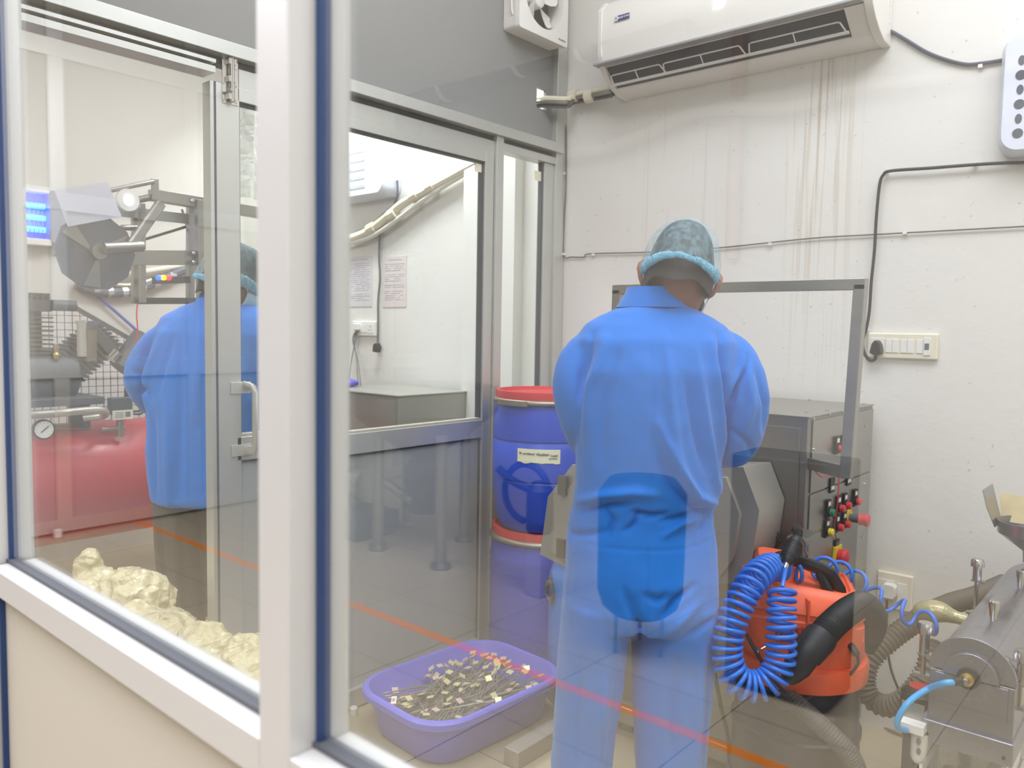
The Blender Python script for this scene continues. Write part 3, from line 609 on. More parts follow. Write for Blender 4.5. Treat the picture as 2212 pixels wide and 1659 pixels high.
wires = MB().tube(spline([at(1764, 998, X=CX1+0.02), at(1760, 1015, X=CX1+0.03), at(1775, 1030, X=CX1+0.03), at(1792, 1025, X=CX1+0.03), at(1800, 1006, X=CX1+0.02), at(1811, 1005, X=CX1+0.03), at(1812, 1040, X=CX1+0.035), at(1809, 1090, X=CX1+0.035), at(1802, 1140, X=CX1+0.02), at(1808, 1165, X=CX1+0.01)], 6), 0.0018, 5); wires.build('red_wire', M_['red_pl'], cab, world=True)
# faceted feed hood in front of the cabinet
M_['hood'] = mat('matt_steel_hood', '#aaa79e', 0.42, 0.35, 0.1, 3, rvar=0.1)
hood = bpy.data.objects.new('feed_hood', None); COL.objects.link(hood); hood.parent = cab; hood.location = -cab.location
def hp(px, py, Y): q = at(px, py, Y=Y); return (q.x, q.z)
ol = [hp(1236, 1003, 1.98), hp(1183, 1073, 1.98), hp(1166, 1198, 1.98), hp(1218, 1224, 1.98), hp(1400, 1262, 1.98), hp(1590, 1262, 1.98), hp(1624, 1215, 1.98), hp(1641, 1103, 1.98), hp(1606, 1008, 1.98)]
cxh = sum(a for a, b in ol)/len(ol); czh = sum(b for a, b in ol)/len(ol)
back = [(cxh+(a-cxh)*0.93, czh+(b-czh)*0.93) for a, b in ol]
MB().loft([[(a, 1.98, b) for a, b in ol], [(a, 2.208, b) for a, b in back]]).build('hood_body', M_['hood'], hood, smooth=0, bevel=0.002)
fr = [(cxh+(a-cxh)*0.86, czh+(b-czh)*0.86) for a, b in ol]
MB().prism(fr, 1.968, 1.982).build('hood_door', M_['hood'], hood, bevel=0.002)
for z in (czh+0.1, czh-0.1): MB().box(cxh-0.3, cxh-0.27, 1.955, 1.97, z-0.03, z+0.03).build('hinge', M_['steel_dark'], hood)
# square-tube guard frame standing up in front
gf = bpy.data.objects.new('guard_frame', None); COL.objects.link(gf); gf.parent = cab; gf.location = -cab.location
TL, TR, BR_ = at(1336, 626, Y=2.02), at(1860, 614, Y=2.02), at(1829, 1020, Y=2.02)
def sqtube(mb, a, b, w):
    a, b = Vector(a), Vector(b); t = (b-a).normalized(); u = Vector((0, 1, 0)); s_ = t.cross(u).normalized()
    mb.loft([[p+u*i*w/2+s_*j*w/2 for i, j in ((-1, -1), (1, -1), (1, 1), (-1, 1))] for p in (a, b)]); return mb
BL = Vector((TL.x-0.006, 2.02, BR_.z-0.02))
sqtube(MB(), TL-Vector((0.014, 0, 0)), TR+Vector((0.014, 0, 0)), 0.028).build('top_bar', M_['steel'], gf, bevel=0.002)
sqtube(MB(), TR, BR_-Vector((0, 0, 0.014)), 0.028).build('side_bar', M_['steel'], gf, bevel=0.002)
sqtube(MB(), TL, BL, 0.028).build('side_bar', M_['steel'], gf, bevel=0.002)
ar = MB(); e0 = Vector(BR_); e1_ = Vector((CX1+0.012, CY0+0.01, at(1748, 1002, Y=CY0).z))
t_ = (e1_-e0).normalized(); u_ = Vector((0, 0, 1)); s_ = t_.cross(u_).normalized(); ar.loft([[p+u_*i*0.016+s_*j*0.014 for i, j in ((-1, -1), (1, -1), (1, 1), (-1, 1))] for p in (e0, e1_)])
ar.build('hinge_arm', M_['steel'], gf, bevel=0.001)

# ============================================================ ROOM A: barrels, canister, basin, bar
def barrel(name, label, x, y, z, r, h, m, lid=True, style=0):
    t = thing(name, label, 'barrel', (x, y, z), 0, 'blue barrels stacked in the corner')
    if style == 0:
        pr = [(r*0.80, 0.0), (r*0.86, 0.008), (r*0.93, h*0.10), (r*0.985, h*0.30), (r*0.99, h*0.36), (r*0.975, h*0.365), (r*0.975, h*0.375), (r, h*0.38), (r, h*0.64), (r*0.985, h*0.645), (r*0.985, h*0.655), (r, h*0.66), (r*0.985, h*0.82), (r*0.93, h*0.90), (r*0.92, h*0.93)]
    else:
        pr = [(r*0.9, 0), (r*0.98, 0.01)] + [(r*(1.0 if k % 2 else 0.985), h*(0.06+0.025*k)) for k in range(6)] + [(r*0.99, h*0.3), (r*0.99, h*0.62)] + [(r*(1.0 if k % 2 else 0.982), h*(0.66+0.025*k)) for k in range(7)] + [(r*0.96, h*0.88), (r*0.93, h*0.93)]
    b = MB().lathe(pr, 56); b.build('drum', M_[m], t, smooth=50)
    MB().lathe([(r*0.95, h*0.905), (r*1.0, h*0.915), (r*1.01, h*0.93), (r*0.97, h*0.945)], 56).build('clamp_ring', M_['galv'], t, smooth=60)
    MB().lathe([(r*0.95, h*0.94), (r*0.96, h*0.99), (r*0.955, h), (r*0.90, h), (r*0.89, h*0.975), (r*0.1, h*0.965), (0, h*0.965)], 56).build('lid', M_['red_lid'], t, smooth=35)
    return t, r
b1, r1 = barrel('blue_barrel', 'cobalt blue barrel with red lid and handwritten paper label, stacked on top', -1.935, 2.43, 0.585, 0.203, 0.535, 'barrel')
b2, r2 = barrel('blue_barrel', 'duller ribbed blue barrel standing on the floor under the labelled one', -1.955, 2.455, 0.0, 0.213, 0.585, 'barrel2', style=1)
# paper label wrapped round the upper drum, lever of its clamp
def on_drum(t, px, py, r):
    c = Vector((t.location.x, t.location.y, 0)); d = Vector(ray(px, py)); o = Vector(CPOS) - c
    a = d.x**2+d.y**2; b_ = 2*(o.x*d.x+o.y*d.y); k = o.x**2+o.y**2-r*r; s_ = (-b_-math.sqrt(max(0, b_*b_-4*a*k)))/(2*a); p = Vector(CPOS)+d*s_
    return math.atan2(p.y-c.y, p.x-c.x), p.z
a0, z1_ = on_drum(b1, 1118, 968, r1+0.002); a1, z2_ = on_drum(b1, 1210, 1000, r1+0.002)
if a1 < a0: a1 += 2*math.pi
lab = MB(); n_ = 10; rnd = random.Random(2)
def cyl_patch(mb, a0, a1, z0, z1, r, c, n=12, thick=0.0015, jag=0):
    rings = []
    for k in range(n+1):
        a = a0+(a1-a0)*k/n; j = rnd.uniform(-jag, 0)
        rings.append([(c[0]+rr*math.cos(a), c[1]+rr*math.sin(a), z+(j if z == z0 else 0)) for rr, z in ((r, z0), (r, z1), (r+thick, z1), (r+thick, z0))])
    return mb.loft(rings)
cyl_patch(lab, a0, a1, z2_, z1_, r1+0.0005, (b1.location.x, b1.location.y), jag=0.006)
lb = lab.build('paper_label', mat('cream_label_paper', '#efeccb', 0.8), b1, world=True, smooth=50); tag(lb, 'cream handwritten paper label')
pen = MB()
for w0, w1, zz, hh in ((0.05, 0.11, 0.016, 0.007), (0.13, 0.42, 0.018, 0.006), (0.46, 0.74, 0.019, 0.008), (0.77, 0.95, 0.022, 0.006), (0.74, 0.93, 0.033, 0.004)):
    pts = []; n__ = int(110*(w1-w0))
    for k in range(n__+1):
        f = w0+(w1-w0)*k/n__; a = a0+(a1-a0)*f; pts.append((b1.location.x+(r1+0.0032)*math.cos(a), b1.location.y+(r1+0.0032)*math.sin(a), z1_-zz+hh*(math.sin(k*2.1)*rnd.uniform(0.3, 1))))
    pen.tube(pts, 0.0009, 4)
pen.build('handwriting', M_['ink'], lb, world=True)
a0, z1_ = on_drum(b1, 1078, 868, r1); a1, _ = on_drum(b1, 1140, 868, r1)
cyl_patch(MB(), a0, a1, b1.location.z+0.535*0.905, b1.location.z+0.535*0.94, r1*1.01, (b1.location.x, b1.location.y), thick=0.006).build('clamp_lever', M_['galv'], b1, world=True, smooth=50)
# light blue canister with a swinging handle
cc = at(1272, 1400, t=2.86)
can = thing('blue_drum', 'light blue drum with a dark loop handle between barrels and worker', 'drum', (cc.x, cc.y, 0))
M_['sky'] = mat('light_blue_plastic', '#4f8ee0', 0.4, 0, 0.04, 4)
MB().lathe([(0.145, 0), (0.152, 0.01), (0.152, 0.45), (0.148, 0.47), (0.135, 0.50), (0.13, 0.53)], 40).build('body', M_['sky'], can, smooth=50)
MB().lathe([(0.138, 0.52), (0.141, 0.525), (0.141, 0.548), (0.13, 0.552)], 40).build('lid', M_['sky'], can)
a_, z_ = on_drum(can, 1188, 1262, 0.16); hd = Vector((cc.x+0.162*math.cos(a_), cc.y+0.162*math.sin(a_), z_)); tg = Vector((-math.sin(a_), math.cos(a_), 0)); up = Vector((0, 0, 1))
MB().tube([hd+tg*x+up*z for x, z in ((-0.022, 0.0), (0.018, 0.004), (0.030, -0.022), (0.024, -0.062), (-0.002, -0.052), (-0.028, -0.045), (-0.022, 0.0), (0.018, 0.004))], 0.0062, 8).build('loop_handle', M_['hose_brown'], can, world=True)
MB().cyl(hd+up*0.004-Vector((math.cos(a_), math.sin(a_), 0))*0.014, hd+up*0.004+Vector((math.cos(a_), math.sin(a_), 0))*0.01, 0.011).build('handle_lug', M_['hose_brown'], can, world=True)
MB().cyl(hd+up*0.0-tg*0.004, hd+up*0.035-tg*0.004-Vector((math.cos(a_), math.sin(a_), 0))*0.006, 0.005).build('handle_bracket', M_['chrome'], can, world=True)

# --- lilac basin
BX, BY = -1.845, 1.895
bas = thing('plastic_basin', 'large lilac rectangular plastic basin on the floor in front of the partition', 'basin', (BX, BY, 0), R(-4))
def rr_ring(hx, hy, r, z): return [(x, y, z) for x, y in rrect(-hx, hx, -hy, hy, r, 8)]
rings = [rr_ring(0.01, 0.01, 0.005, 0.006), rr_ring(0.165, 0.245, 0.09, 0.006), rr_ring(0.18, 0.262, 0.10, 0.02), rr_ring(0.208, 0.292, 0.12, 0.152), rr_ring(0.214, 0.298, 0.125, 0.165), rr_ring(0.228, 0.312, 0.135, 0.165), rr_ring(0.234, 0.318, 0.14, 0.159), rr_ring(0.234, 0.318, 0.14, 0.140), rr_ring(0.229, 0.313, 0.137, 0.140), rr_ring(0.212, 0.296, 0.122, 0.149), rr_ring(0.186, 0.268, 0.105, 0.018), rr_ring(0.17, 0.25, 0.095, 0.0), rr_ring(0.01, 0.01, 0.005, 0.0)]
MB().loft(rings).build('tub', M_['basin'], bas, smooth=40)
q = at(851, 1511, Z=0.168)
stk = MB().cbox((0, 0, 0), (0.016, 0.05, 0.0012)); 
st = stk.build('rim_sticker', mat('pale_pink_sticker', '#ecdccf', 0.7), bas); I = parent_matrix(bas).inverted(); lp = I @ Vector((q.x, q.y, 0.1662)); st.location = lp; st.rotation_euler = (0, 0, R(50))
tx = text_mesh('PNS', 0.013, Matrix.Translation((0, 0, 0.0008)) @ Matrix.Rotation(R(90), 4, 'Z'), 'sticker_lettering', M_['ink'], st)
# --- sticks with square tags lying in the basin
M_['stick'] = mat('clear_grey_stick', '#8f8d86', 0.25, 0.2, 0.1, 30, alpha=0.85)
M_['tag'] = mat('pale_gold_tag', '#d9cf9e', 0.35, 0.25, 0.3, 60)
M_['tag2'] = mat('pinkish_tag', '#cdb4a6', 0.4, 0.1, 0.3, 60)
def make_stick(m):
    s_ = MB().tube([(0, 0, 0), (0, 0.10, 0.001), (0, 0.2, 0)], [0.0022, 0.0026, 0.0022], 6).build('tagged_stick', M_['stick'])
    tg_ = MB().box(-0.011, 0.011, 0.198, 0.220, -0.0012, 0.0012).build('square_tag', M_[m], s_, bevel=0.0006)
    return s_
protos = [make_stick('tag'), make_stick('tag2')]; rnd = random.Random(11); first = [True, True]
I = parent_matrix(bas)
for k in range(110):
    which = 0 if rnd.random() < 0.72 else 1
    if first[which]: s_ = protos[which]; first[which] = False
    else: s_ = copy_tree(protos[which])
    tag(s_, ('thin clear stick with a pale gold square tag, heaped in the lilac basin' if which == 0 else 'thin clear stick with a pinkish square tag, heaped in the lilac basin'), 'stick', 'gold tagged sticks in the basin' if which == 0 else 'pink tagged sticks in the basin')
    d = rnd.gauss(R(20), R(22)) + (math.pi if rnd.random() < 0.3 else 0); lx = rnd.uniform(-0.15, 0.16); ly = rnd.uniform(-0.24, 0.12)
    hx_, hy_ = -math.sin(d), math.cos(d)
    # keep both ends inside the tub
    for it in range(30):
        ex, ey = lx+hx_*0.215, ly+hy_*0.215
        if max(abs(ex), abs(lx)) < 0.172 and max(abs(ey), abs(ly)) < 0.255: break
        lx *= 0.9; ly *= 0.9; lx -= hx_*0.008; ly -= hy_*0.008
    lay = 0.108 + 0.022*(k/110) - 0.03*(abs(lx+hx_*0.1)/0.17)**2
    w_ = I @ Vector((lx, ly, lay)); s_.location = w_; s_.rotation_euler = (R(rnd.uniform(2, 11)), R(rnd.uniform(-40, 40)), d+bas.rotation_euler.z)
fill = MB(); rings = [rr_ring(0.178*f, 0.258*f, 0.10*f, 0.06+0.055*(1-f**4)) for f in (1, 0.9, 0.75, 0.5, 0.25, 0.05)]; fill.loft(rings)
fo = fill.build('stick_heap', mat('heap_of_clear_sticks', '#77746a', 0.4, 0.2, 0.45, 26, (1, 0.1, 1), bump=1.0, bscale=60), None, smooth=60); fo.location = bas.location; fo.rotation_euler = bas.rotation_euler
tag(fo, 'mass of loose clear grey sticks lying beneath the tagged ones in the basin', 'sticks', kind='stuff')
# --- steel bar on the floor
tag(MB().box(-1.572, -1.512, 1.80, 2.19, 0.0, 0.056).build('steel_bar', mat('dull_steel_bar', '#a49d92', 0.5, 0.4, 0.08, 8), None, bevel=0.003), 'dull steel box section lying on the floor right of the lilac basin', 'bar')
# ============================================================ ROOM A: vacuum cleaner, air line, hoses, mill
vx = at(1722, 1430, t=2.0)
vac = thing('vacuum_cleaner', 'orange topped wet and dry vacuum cleaner with a black drum beside the cabinet', 'vacuum cleaner', (vx.x, vx.y, 0), math.atan2(RT[1], RT[0]))
MB().lathe([(0.135, 0.03), (0.150, 0.04), (0.158, 0.08), (0.160, 0.2), (0.163, 0.205), (0.163, 0.215), (0.158, 0.22), (0.156, 0.34), (0.160, 0.345), (0.160, 0.36), (0.153, 0.365), (0.150, 0.50)], 48).build('drum', M_['navy'], vac, smooth=40)
MB().lathe([(0.155, 0.488), (0.168, 0.495), (0.170, 0.535), (0.166, 0.545), (0.150, 0.55)], 56).build('base_ring', M_['orange'], vac, smooth=40)
def vring(hx, hy, r, z, sh=0.0, ox=0): return [((x+ox)*0.966+y*0.2588, y*0.966-(x+ox)*0.2588, z-sh*x+0.35*sh*y) for x, y in rrect(-hx, hx, -hy, hy, r, 6)]
hd_ = MB().loft([vring(0.152, 0.145, 0.13, 0.545), vring(0.152, 0.140, 0.10, 0.575), vring(0.150, 0.132, 0.06, 0.60,0,-.004), vring(0.148, 0.130, 0.045, 0.655, 0.03,-.006), vring(0.144, 0.126, 0.042, 0.66, 0.04,-.006), vring(0.144, 0.126, 0.042, 0.672, 0.04,-.006), vring(0.148, 0.130, 0.042, 0.678, 0.05,-.006), vring(0.138, 0.118, 0.04, 0.718, 0.09,-.006), vring(0.118, 0.100, 0.045, 0.736, 0.10), vring(0.112, 0.094, 0.04, 0.738, 0.10), vring(0.108, 0.09, 0.04, 0.730, 0.10), vring(0.1, 0.08, 0.035, 0.730, 0.10)])
hd_.build('motor_head', M_['orange'], vac, smooth=28)
hump = MB(); hump.loft([vring(0.05, 0.07, 0.03, 0.72, 0.1, -0.065), vring(0.048, 0.066, 0.03, 0.765, 0.1, -0.065), vring(0.04, 0.056, 0.026, 0.782, 0.1, -0.065), vring(0.02, 0.03, 0.02, 0.784, 0.1, -0.065)]); hump.build('motor_hump', M_['orange'], vac, smooth=35)
for k in range(7):
    x = -0.10+0.012*k; MB().box(x, x+0.007, -0.132, -0.118, 0.61, 0.645).build('vent_slot', mat('orange_shadow_slot', '#a63a1c', 0.6) if k == 0 else bpy.data.materials['orange_shadow_slot'], vac)
for x in (-0.03, 0.045): MB().box(x, x+0.006, -0.136, -0.10, 0.60, 0.715).build('rib', M_['orange'], vac, bevel=0.002)
def vt(px, py, t): return parent_matrix(vac).inverted() @ at(px, py, t=t)
# handle on top
MB().tube([vt(1715, 1215, 1.96), vt(1728, 1213, 1.95), vt(1770, 1228, 1.93), vt(1790, 1240, 1.93), vt(1812, 1272, 1.93), vt(1812, 1284, 1.93)], [0.011, 0.013, 0.014, 0.016, 0.013, 0.014], 8, ry=[1.5]*6).build('carry_handle', M_['black_pl'], vac)
MB().tube([vt(1770, 1238, 1.93), vt(1782, 1262, 1.92), vt(1790, 1280, 1.92)], 0.012, 8).build('handle_foot', M_['black_pl'], vac)
MB().lathe([(0.017, 0), (0.019, 0.006), (0.018, 0.014), (0.010, 0.018)], 20, tuple(vt(1690, 1207, 1.98))).build('knob', M_['black_pl'], vac)
# accessory bracket with ribs, cord stub, latch
br = MB(); o_ = vt(1840, 1385, 1.87)
for k in range(4):
    x = o_.x - 0.012 + 0.011*k; br.prism([(-0.01, 0), (0.02, 0), (0.026, 0.075), (0.004, 0.078-0.004*k)], x, x+0.005, 'X')
br.M = Matrix.Identity(4)
bv = [(a, b_+o_.y, c+o_.z) for a, b_, c in br.v]; br.v = bv
br.box(o_.x-0.05, o_.x+0.026, o_.y, o_.y+0.03, o_.z-0.012, o_.z+0.006); br.build('hose_bracket', M_['orange'], vac, bevel=0.001)
MB().tube(spline([vt(1833, 1388, 1.86), vt(1845, 1405, 1.84), vt(1853, 1422, 1.84), vt(1850, 1440, 1.85), vt(1820, 1470, 1.85), vt(1760, 1500, 1.84), vt(1725, 1520, 1.84)], 6), [0.009]*10+[0.004]*27, 8).build('power_cord', M_['black_rub'], vac)
MB().tube(spline([vt(1635, 1398, 1.84), vt(1638, 1410, 1.83), vt(1644, 1402, 1.83), vt(1655, 1396, 1.83)], 5), 0.0016, 6).build('wire_latch', M_['chrome'], vac)
for a in (-70, -110, 60): MB().lathe([(0.02, 0), (0.024, 0.02), (0.02, 0.045)], 14, (0.13*math.cos(R(a)), 0.13*math.sin(R(a)), 0)).build('caster', M_['black_pl'], vac)
# suction hose with cuff
def ribbed(mb, pts, r, pitch, depth, n=14):
    P = spline(pts, 10); L = [0]
    for a, b_ in zip(P, P[1:]): L.append(L[-1]+(b_-a).length)
    tot = L[-1]; k = int(tot/pitch*4); out = []; rs = []
    for i in range(k+1):
        s_ = tot*i/k; j = min(max(np.searchsorted(L, s_)-1, 0), len(P)-2); f = (s_-L[j])/max(1e-6, L[j+1]-L[j]); out.append(P[j].lerp(P[j+1], f)); rs.append(r-depth*(0.5-0.5*math.cos(2*math.pi*i/4)))
    return mb.tube(out, rs, n)
ribbed(MB(), [vt(1865, 1395, 2.06), vt(1884, 1360, 2.04), vt(1884, 1325, 1.98), vt(1862, 1306, 1.91), vt(1830, 1322, 1.85), vt(1795, 1352, 1.80), vt(1768, 1383, 1.775)], 0.033, 0.009, 0.0045, 18).build('suction_hose', M_['black_rub'], vac, smooth=60)
MB().tube([vt(1776, 1372, 1.785), vt(1770, 1380, 1.78), vt(1742, 1412, 1.765), vt(1740, 1414, 1.765), vt(1722, 1440, 1.76), vt(1708, 1458, 1.765), vt(1704, 1466, 1.77)], [0.036, 0.0375, 0.036, 0.0325, 0.031, 0.024, 0.018], 22).build('hose_cuff', M_['black_rub'], vac, smooth=35)
ribbed(MB(), [vt(1692, 1512, 1.86), vt(1712, 1515, 1.82), vt(1752, 1548, 1.78), vt(1800, 1592, 1.75), vt(1838, 1635, 1.74), vt(1850, 1680, 1.74), vt(1820, 1740, 1.74)], 0.023, 0.0065, 0.002, 16).build('inlet_hose', mat('smoky_hose', '#4c4a46', 0.5), vac, smooth=60)
MB().tube([vt(1690, 1508, 1.90), vt(1697, 1513, 1.85)], [0.030, 0.028], 24).build('inlet_port', M_['black_pl'], vac)
# --- air line: coiled blue hose and blow gun
gun = thing('air_blow_gun', 'black blow gun hanging by the cabinet with its blue coiled air hose', 'air gun')
GT = 1.93
def coil(mb, pts, rc, r, turns, n=7, per=20, flat=1.0):
    P = spline(pts, 12); L = [0]
    for a, b_ in zip(P, P[1:]): L.append(L[-1]+(b_-a).length)
    tot = L[-1]; N = int(turns*per); out = []; u = None
    def pos(s_):
        j = min(max(int(np.searchsorted(L, s_))-1, 0), len(P)-2); f = (s_-L[j])/max(1e-6, L[j+1]-L[j]); return P[j].lerp(P[j+1], f)
    for i in range(N+1):
        s_ = tot*i/N; p = pos(s_); t = (pos(min(tot, s_+0.01))-pos(max(0, s_-0.01))).normalized()
        if u is None: u = t.orthogonal().normalized()
        u = (u-t*u.dot(t)).normalized(); w = t.cross(u); a = 2*math.pi*i/per
        rr = rc(s_/tot) if callable(rc) else rc
        out.append(p+(u*math.cos(a)+w*math.sin(a))*rr)
    return mb.tube(out, r, n), out
cp = [(1686, 1228, 1.92), (1660, 1226, 1.87), (1628, 1252, 1.80), (1598, 1302, 1.77), (1576, 1360, 1.75), (1570, 1415, 1.74), (1588, 1465, 1.73), (1626, 1482, 1.73), (1664, 1470, 1.73), (1684, 1430, 1.74), (1688, 1370, 1.75), (1688, 1310, 1.77), (1690, 1272, 1.79)]
mb, _ = coil(MB(), [at(a, b_, t=c) for a, b_, c in cp], lambda f: 0.0285+0.003*math.sin(3.14*f), 0.0054, 37); mb.build('coiled_hose', M_['hose_blue'], gun, smooth=60)
MB().tube(spline([at(1690, 1268, t=1.79), at(1693, 1250, t=1.81), at(1698, 1222, t=1.86)], 5), 0.0048, 8).build('hose_end', M_['hose_blue'], gun)
cp2 = [(1712, 1232, 1.93), (1745, 1236, 1.95), (1790, 1226, 2.0), (1846, 1252, 2.05), (1890, 1288, 2.05), (1935, 1308, 2.02), (1978, 1335, 1.98), (2030, 1352, 1.98)]
mb, _ = coil(MB(), [at(a, b_, t=c) for a, b_, c in cp2], 0.025, 0.0052, 7.6, per=26); mb.build('stretched_hose', M_['hose_blue'], gun, smooth=60)
g0, g1 = at(1699, 1216, t=1.86), at(1722, 1160, t=1.90)
MB().tube([g0, g0.lerp(g1, 0.12), g0.lerp(g1, 0.3), g0.lerp(g1, 0.85), g1], [0.012, 0.0175, 0.020, 0.017, 0.012], 14).build('grip', M_['black_pl'], gun)
for k in range(9): c_ = g0.lerp(g1, 0.18+0.07*k); d_ = (g1-g0).normalized(); MB().cyl(c_, c_+d_*0.0016, 0.0212-0.0003*k).build('grip_rib', M_['black_rub'], gun)
MB().tube([g0-(g1-g0).normalized()*0.016, g0], 0.0075, 12).build('connector', M_['chrome'], gun)
MB().tube([g1, at(1724, 1148, t=1.9), at(1722, 1138, t=1.92), at(1712, 1146, t=1.93)], [0.012, 0.012, 0.009, 0.005], 10).build('nozzle', M_['black_pl'], gun)
MB().tube(spline([at(1730, 1158, t=1.9), at(1741, 1175, t=1.9), at(1740, 1190, t=1.9), at(1746, 1200, t=1.9)], 5), 0.0042, 8).build('trigger', M_['cable_grey'], gun)
q = at(1750, 1150, Y=2.19)
bk = MB().box(q.x-0.022, q.x+0.028, 2.08, 2.195, q.z-0.012, q.z+0.006); bk.build('gun_bracket', M_['steel'], cab, world=True, bevel=0.001)
# black cables beside the vacuum
tag(MB().tube(spline([at(1612, 1370, t=1.9), at(1640, 1420, t=1.87), at(1665, 1460, t=1.86), at(1690, 1490, t=1.83)], 5)+spline([at(1690, 1490, t=1.83), at(1760, 1545, t=1.8), at(1800, 1556, t=1.83)], 4), 0.0045, 6).build('black_cable', M_['black_rub']), 'black cable slung across the front of the vacuum cleaner drum', 'cable')
tag(MB().tube(spline([at(1544, 1455, t=2.05), at(1556, 1520, t=2.06), at(1572, 1590, t=2.05), at(1575, 1640, t=2.05), at(1580, 1780, Z=0.006), at(1700, 1800, Z=0.006)], 6), 0.0055, 6).build('hanging_cable', M_['black_rub']), 'black cable hanging down right of the worker\'s trouser leg', 'cable')
# --- brown corrugated hose
bh = thing('ribbed_hose', 'dusty brown corrugated hose looping between the vacuum cleaner and the steel mill', 'hose')
ribbed(MB(), [at(2170, 1262, t=2.36), at(2110, 1288, t=2.30), at(2050, 1306, t=2.25), at(1985, 1338, t=2.2), at(1925, 1380, t=2.17), at(1880, 1425, t=2.15), at(1868, 1475, t=2.14), at(1888, 1515, t=2.12), at(1930, 1524, t=2.08), at(1972, 1495, t=2.05), at(2004, 1445, t=2.04), at(2018, 1390, t=2.08)], 0.031, 0.0135, 0.0065, 16).build('hose', M_['hose_brown'], bh, smooth=70)
MB().tube(spline([at(1988, 1332, t=2.12), at(2000, 1322, t=2.10), at(2030, 1322, t=2.07), at(2060, 1332, t=2.05), at(2090, 1340, t=2.03)], 4), [0.02, 0.024, 0.027, 0.03, 0.031, 0.031, 0.031, 0.030, 0.028, 0.026, 0.023, 0.020, 0.018, 0.016, 0.016, 0.016, 0.016], 16).build('taped_joint', mat('yellowed_clear_tape', '#b0a77e', 0.2, 0.2, 0.2, 30, bump=0.4, bscale=40), bh)
for i, (pts, r) in enumerate(((((1842, 1512), (1880, 1540), (1940, 1575), (2000, 1592), (2060, 1600)), 0.006), (((1842, 1522), (1890, 1560), (1950, 1588), (2010, 1600)), 0.0045))):
    tag(MB().tube(spline([at(a, b_, Z=0.008) for a, b_ in pts], 6), r, 6).build('floor_cable', M_['hose_brown']), ('thicker' if i == 0 else 'thinner')+' brown cable lying on the floor right of the vacuum cleaner', 'cable')
# --- steel mill at the right edge
mill = thing('steel_mill', 'polished steel mill with a half round cover and hopper at the right edge', 'machine', (-0.325, 2.1, 0))
X0, X1, YF = -0.404, -0.246, 1.85; XC = (X0+X1)/2; ZC = 0.645
def mb_(): return MB()
def halfdisc(r, n=24): return [(XC+r*math.cos(math.pi*i/n), ZC+r*math.sin(math.pi*i/n)) for i in range(n+1)]
MB().prism(halfdisc(0.0745), YF+0.012, 2.62).build('half_round_cover', M_['steel_mill'], mill, world=True, smooth=40)
MB().prism(halfdisc(0.0815), YF, YF+0.014).build('cover_flange', M_['steel_mill'], mill, world=True, bevel=0.0015)
MB().prism(halfdisc(0.052), YF-0.014, YF).build('bearing_housing', M_['steel_mill'], mill, world=True, bevel=0.0015)
MB().box(X0, X1, YF, 2.62, 0.53, ZC-0.003).build('lower_body', M_['steel_mill'], mill, world=True, bevel=0.002)
MB().box(X0+0.012, X1-0.012, YF-0.006, YF, 0.565, ZC-0.006).build('front_plate', M_['steel_mill'], mill, world=True, bevel=0.001)
MB().box(X0-0.010, X1+0.004, YF-0.012, 2.63, 0.482, 0.532).build('skirt', M_['steel_mill'], mill, world=True, bevel=0.003)
for x in (X0+0.004, X1-0.012): MB().lathe([(0.0035, 0), (0.0035, 0.002)], 10, (x, YF-0.0145, 0.50), 'Y').build('bolt_hole', M_['black_pl'], mill, world=True)
for x in (X0+0.02, X1-0.05):
    for y in (YF+0.24, 2.50): MB().box(x, x+0.025, y, y+0.025, 0.0, 0.482).build('leg', M_['steel'], mill, world=True, bevel=0.001)
q = at(2090, 1467, Y=YF-0.02)
bs = MB().lathe([(0.0215, 0.012), (0.0215, 0.0), (0.015, -0.001)], 24, (q.x, YF-0.022, q.z), 'Y').build('bearing', M_['black_pl'], mill, world=True)
MB().lathe([(0.014, 0), (0.013, -0.004), (0.008, -0.006), (0.008, -0.012)], 20, (q.x, YF-0.023, q.z), 'Y').build('bearing_ring', M_['brass'], bs, world=True)
MB().lathe([(0.0075, -0.008), (0.0075, -0.016), (0.006, -0.020)], 6, (q.x, YF-0.022, q.z), 'Y').build('hex_bolt', M_['chrome'], bs, world=True)
def peg(px, py, Y, h=0.045, r=0.010):
    q = at(px, py, Y=Y); MB().lathe([(r*0.45, -0.012), (r*0.5, 0), (r*0.72, h*0.25), (r, h*0.75), (r, h*0.93), (r*0.85, h)], 20, tuple(q)).build('lift_handle', M_['chrome'], mill, world=True)
zt = ZC+0.0745
pegs = [(XC+0.006, 2.02), (XC+0.010, 2.34)]
for x, y in pegs: MB().lathe([(0.0045, -0.014), (0.005, 0), (0.0075, 0.012), (0.011, 0.034), (0.011, 0.044), (0.009, 0.047)], 20, (x, y, zt)).build('lift_handle', M_['chrome'], mill, world=True)
def clampknob(x, y, z0, z1, zb, big=0.018):
    k = MB().lathe([(0.0105, z0-z0), (0.0105, (z1-z0)*0.62), (big, (z1-z0)*0.66), (big, (z1-z0)*0.88), (big*0.8, z1-z0)], 22, (x, y, z0)).build('clamp_knob', M_['chrome'], mill, world=True)
    MB().cyl((x, y, zb), (x, y, z0), 0.005).build('knob_stem', M_['chrome'], k, world=True)
    MB().box(x-0.02, x+0.02 if x < XC else x+0.012, y-0.008, y+0.008, zb-0.004, zb+0.004).build('knob_bracket', M_['steel'], k, world=True)
    for z in (z0+0.001,): MB().box(min(x-0.012, x+0.03), x+0.02, y-0.01, y+0.01, z-0.003, z+0.001).build('knob_washer', M_['steel'], k, world=True)
q = at(1996, 1412, Y=1.93); clampknob(q.x, 1.93, q.z, q.z+0.072, q.z-0.05)
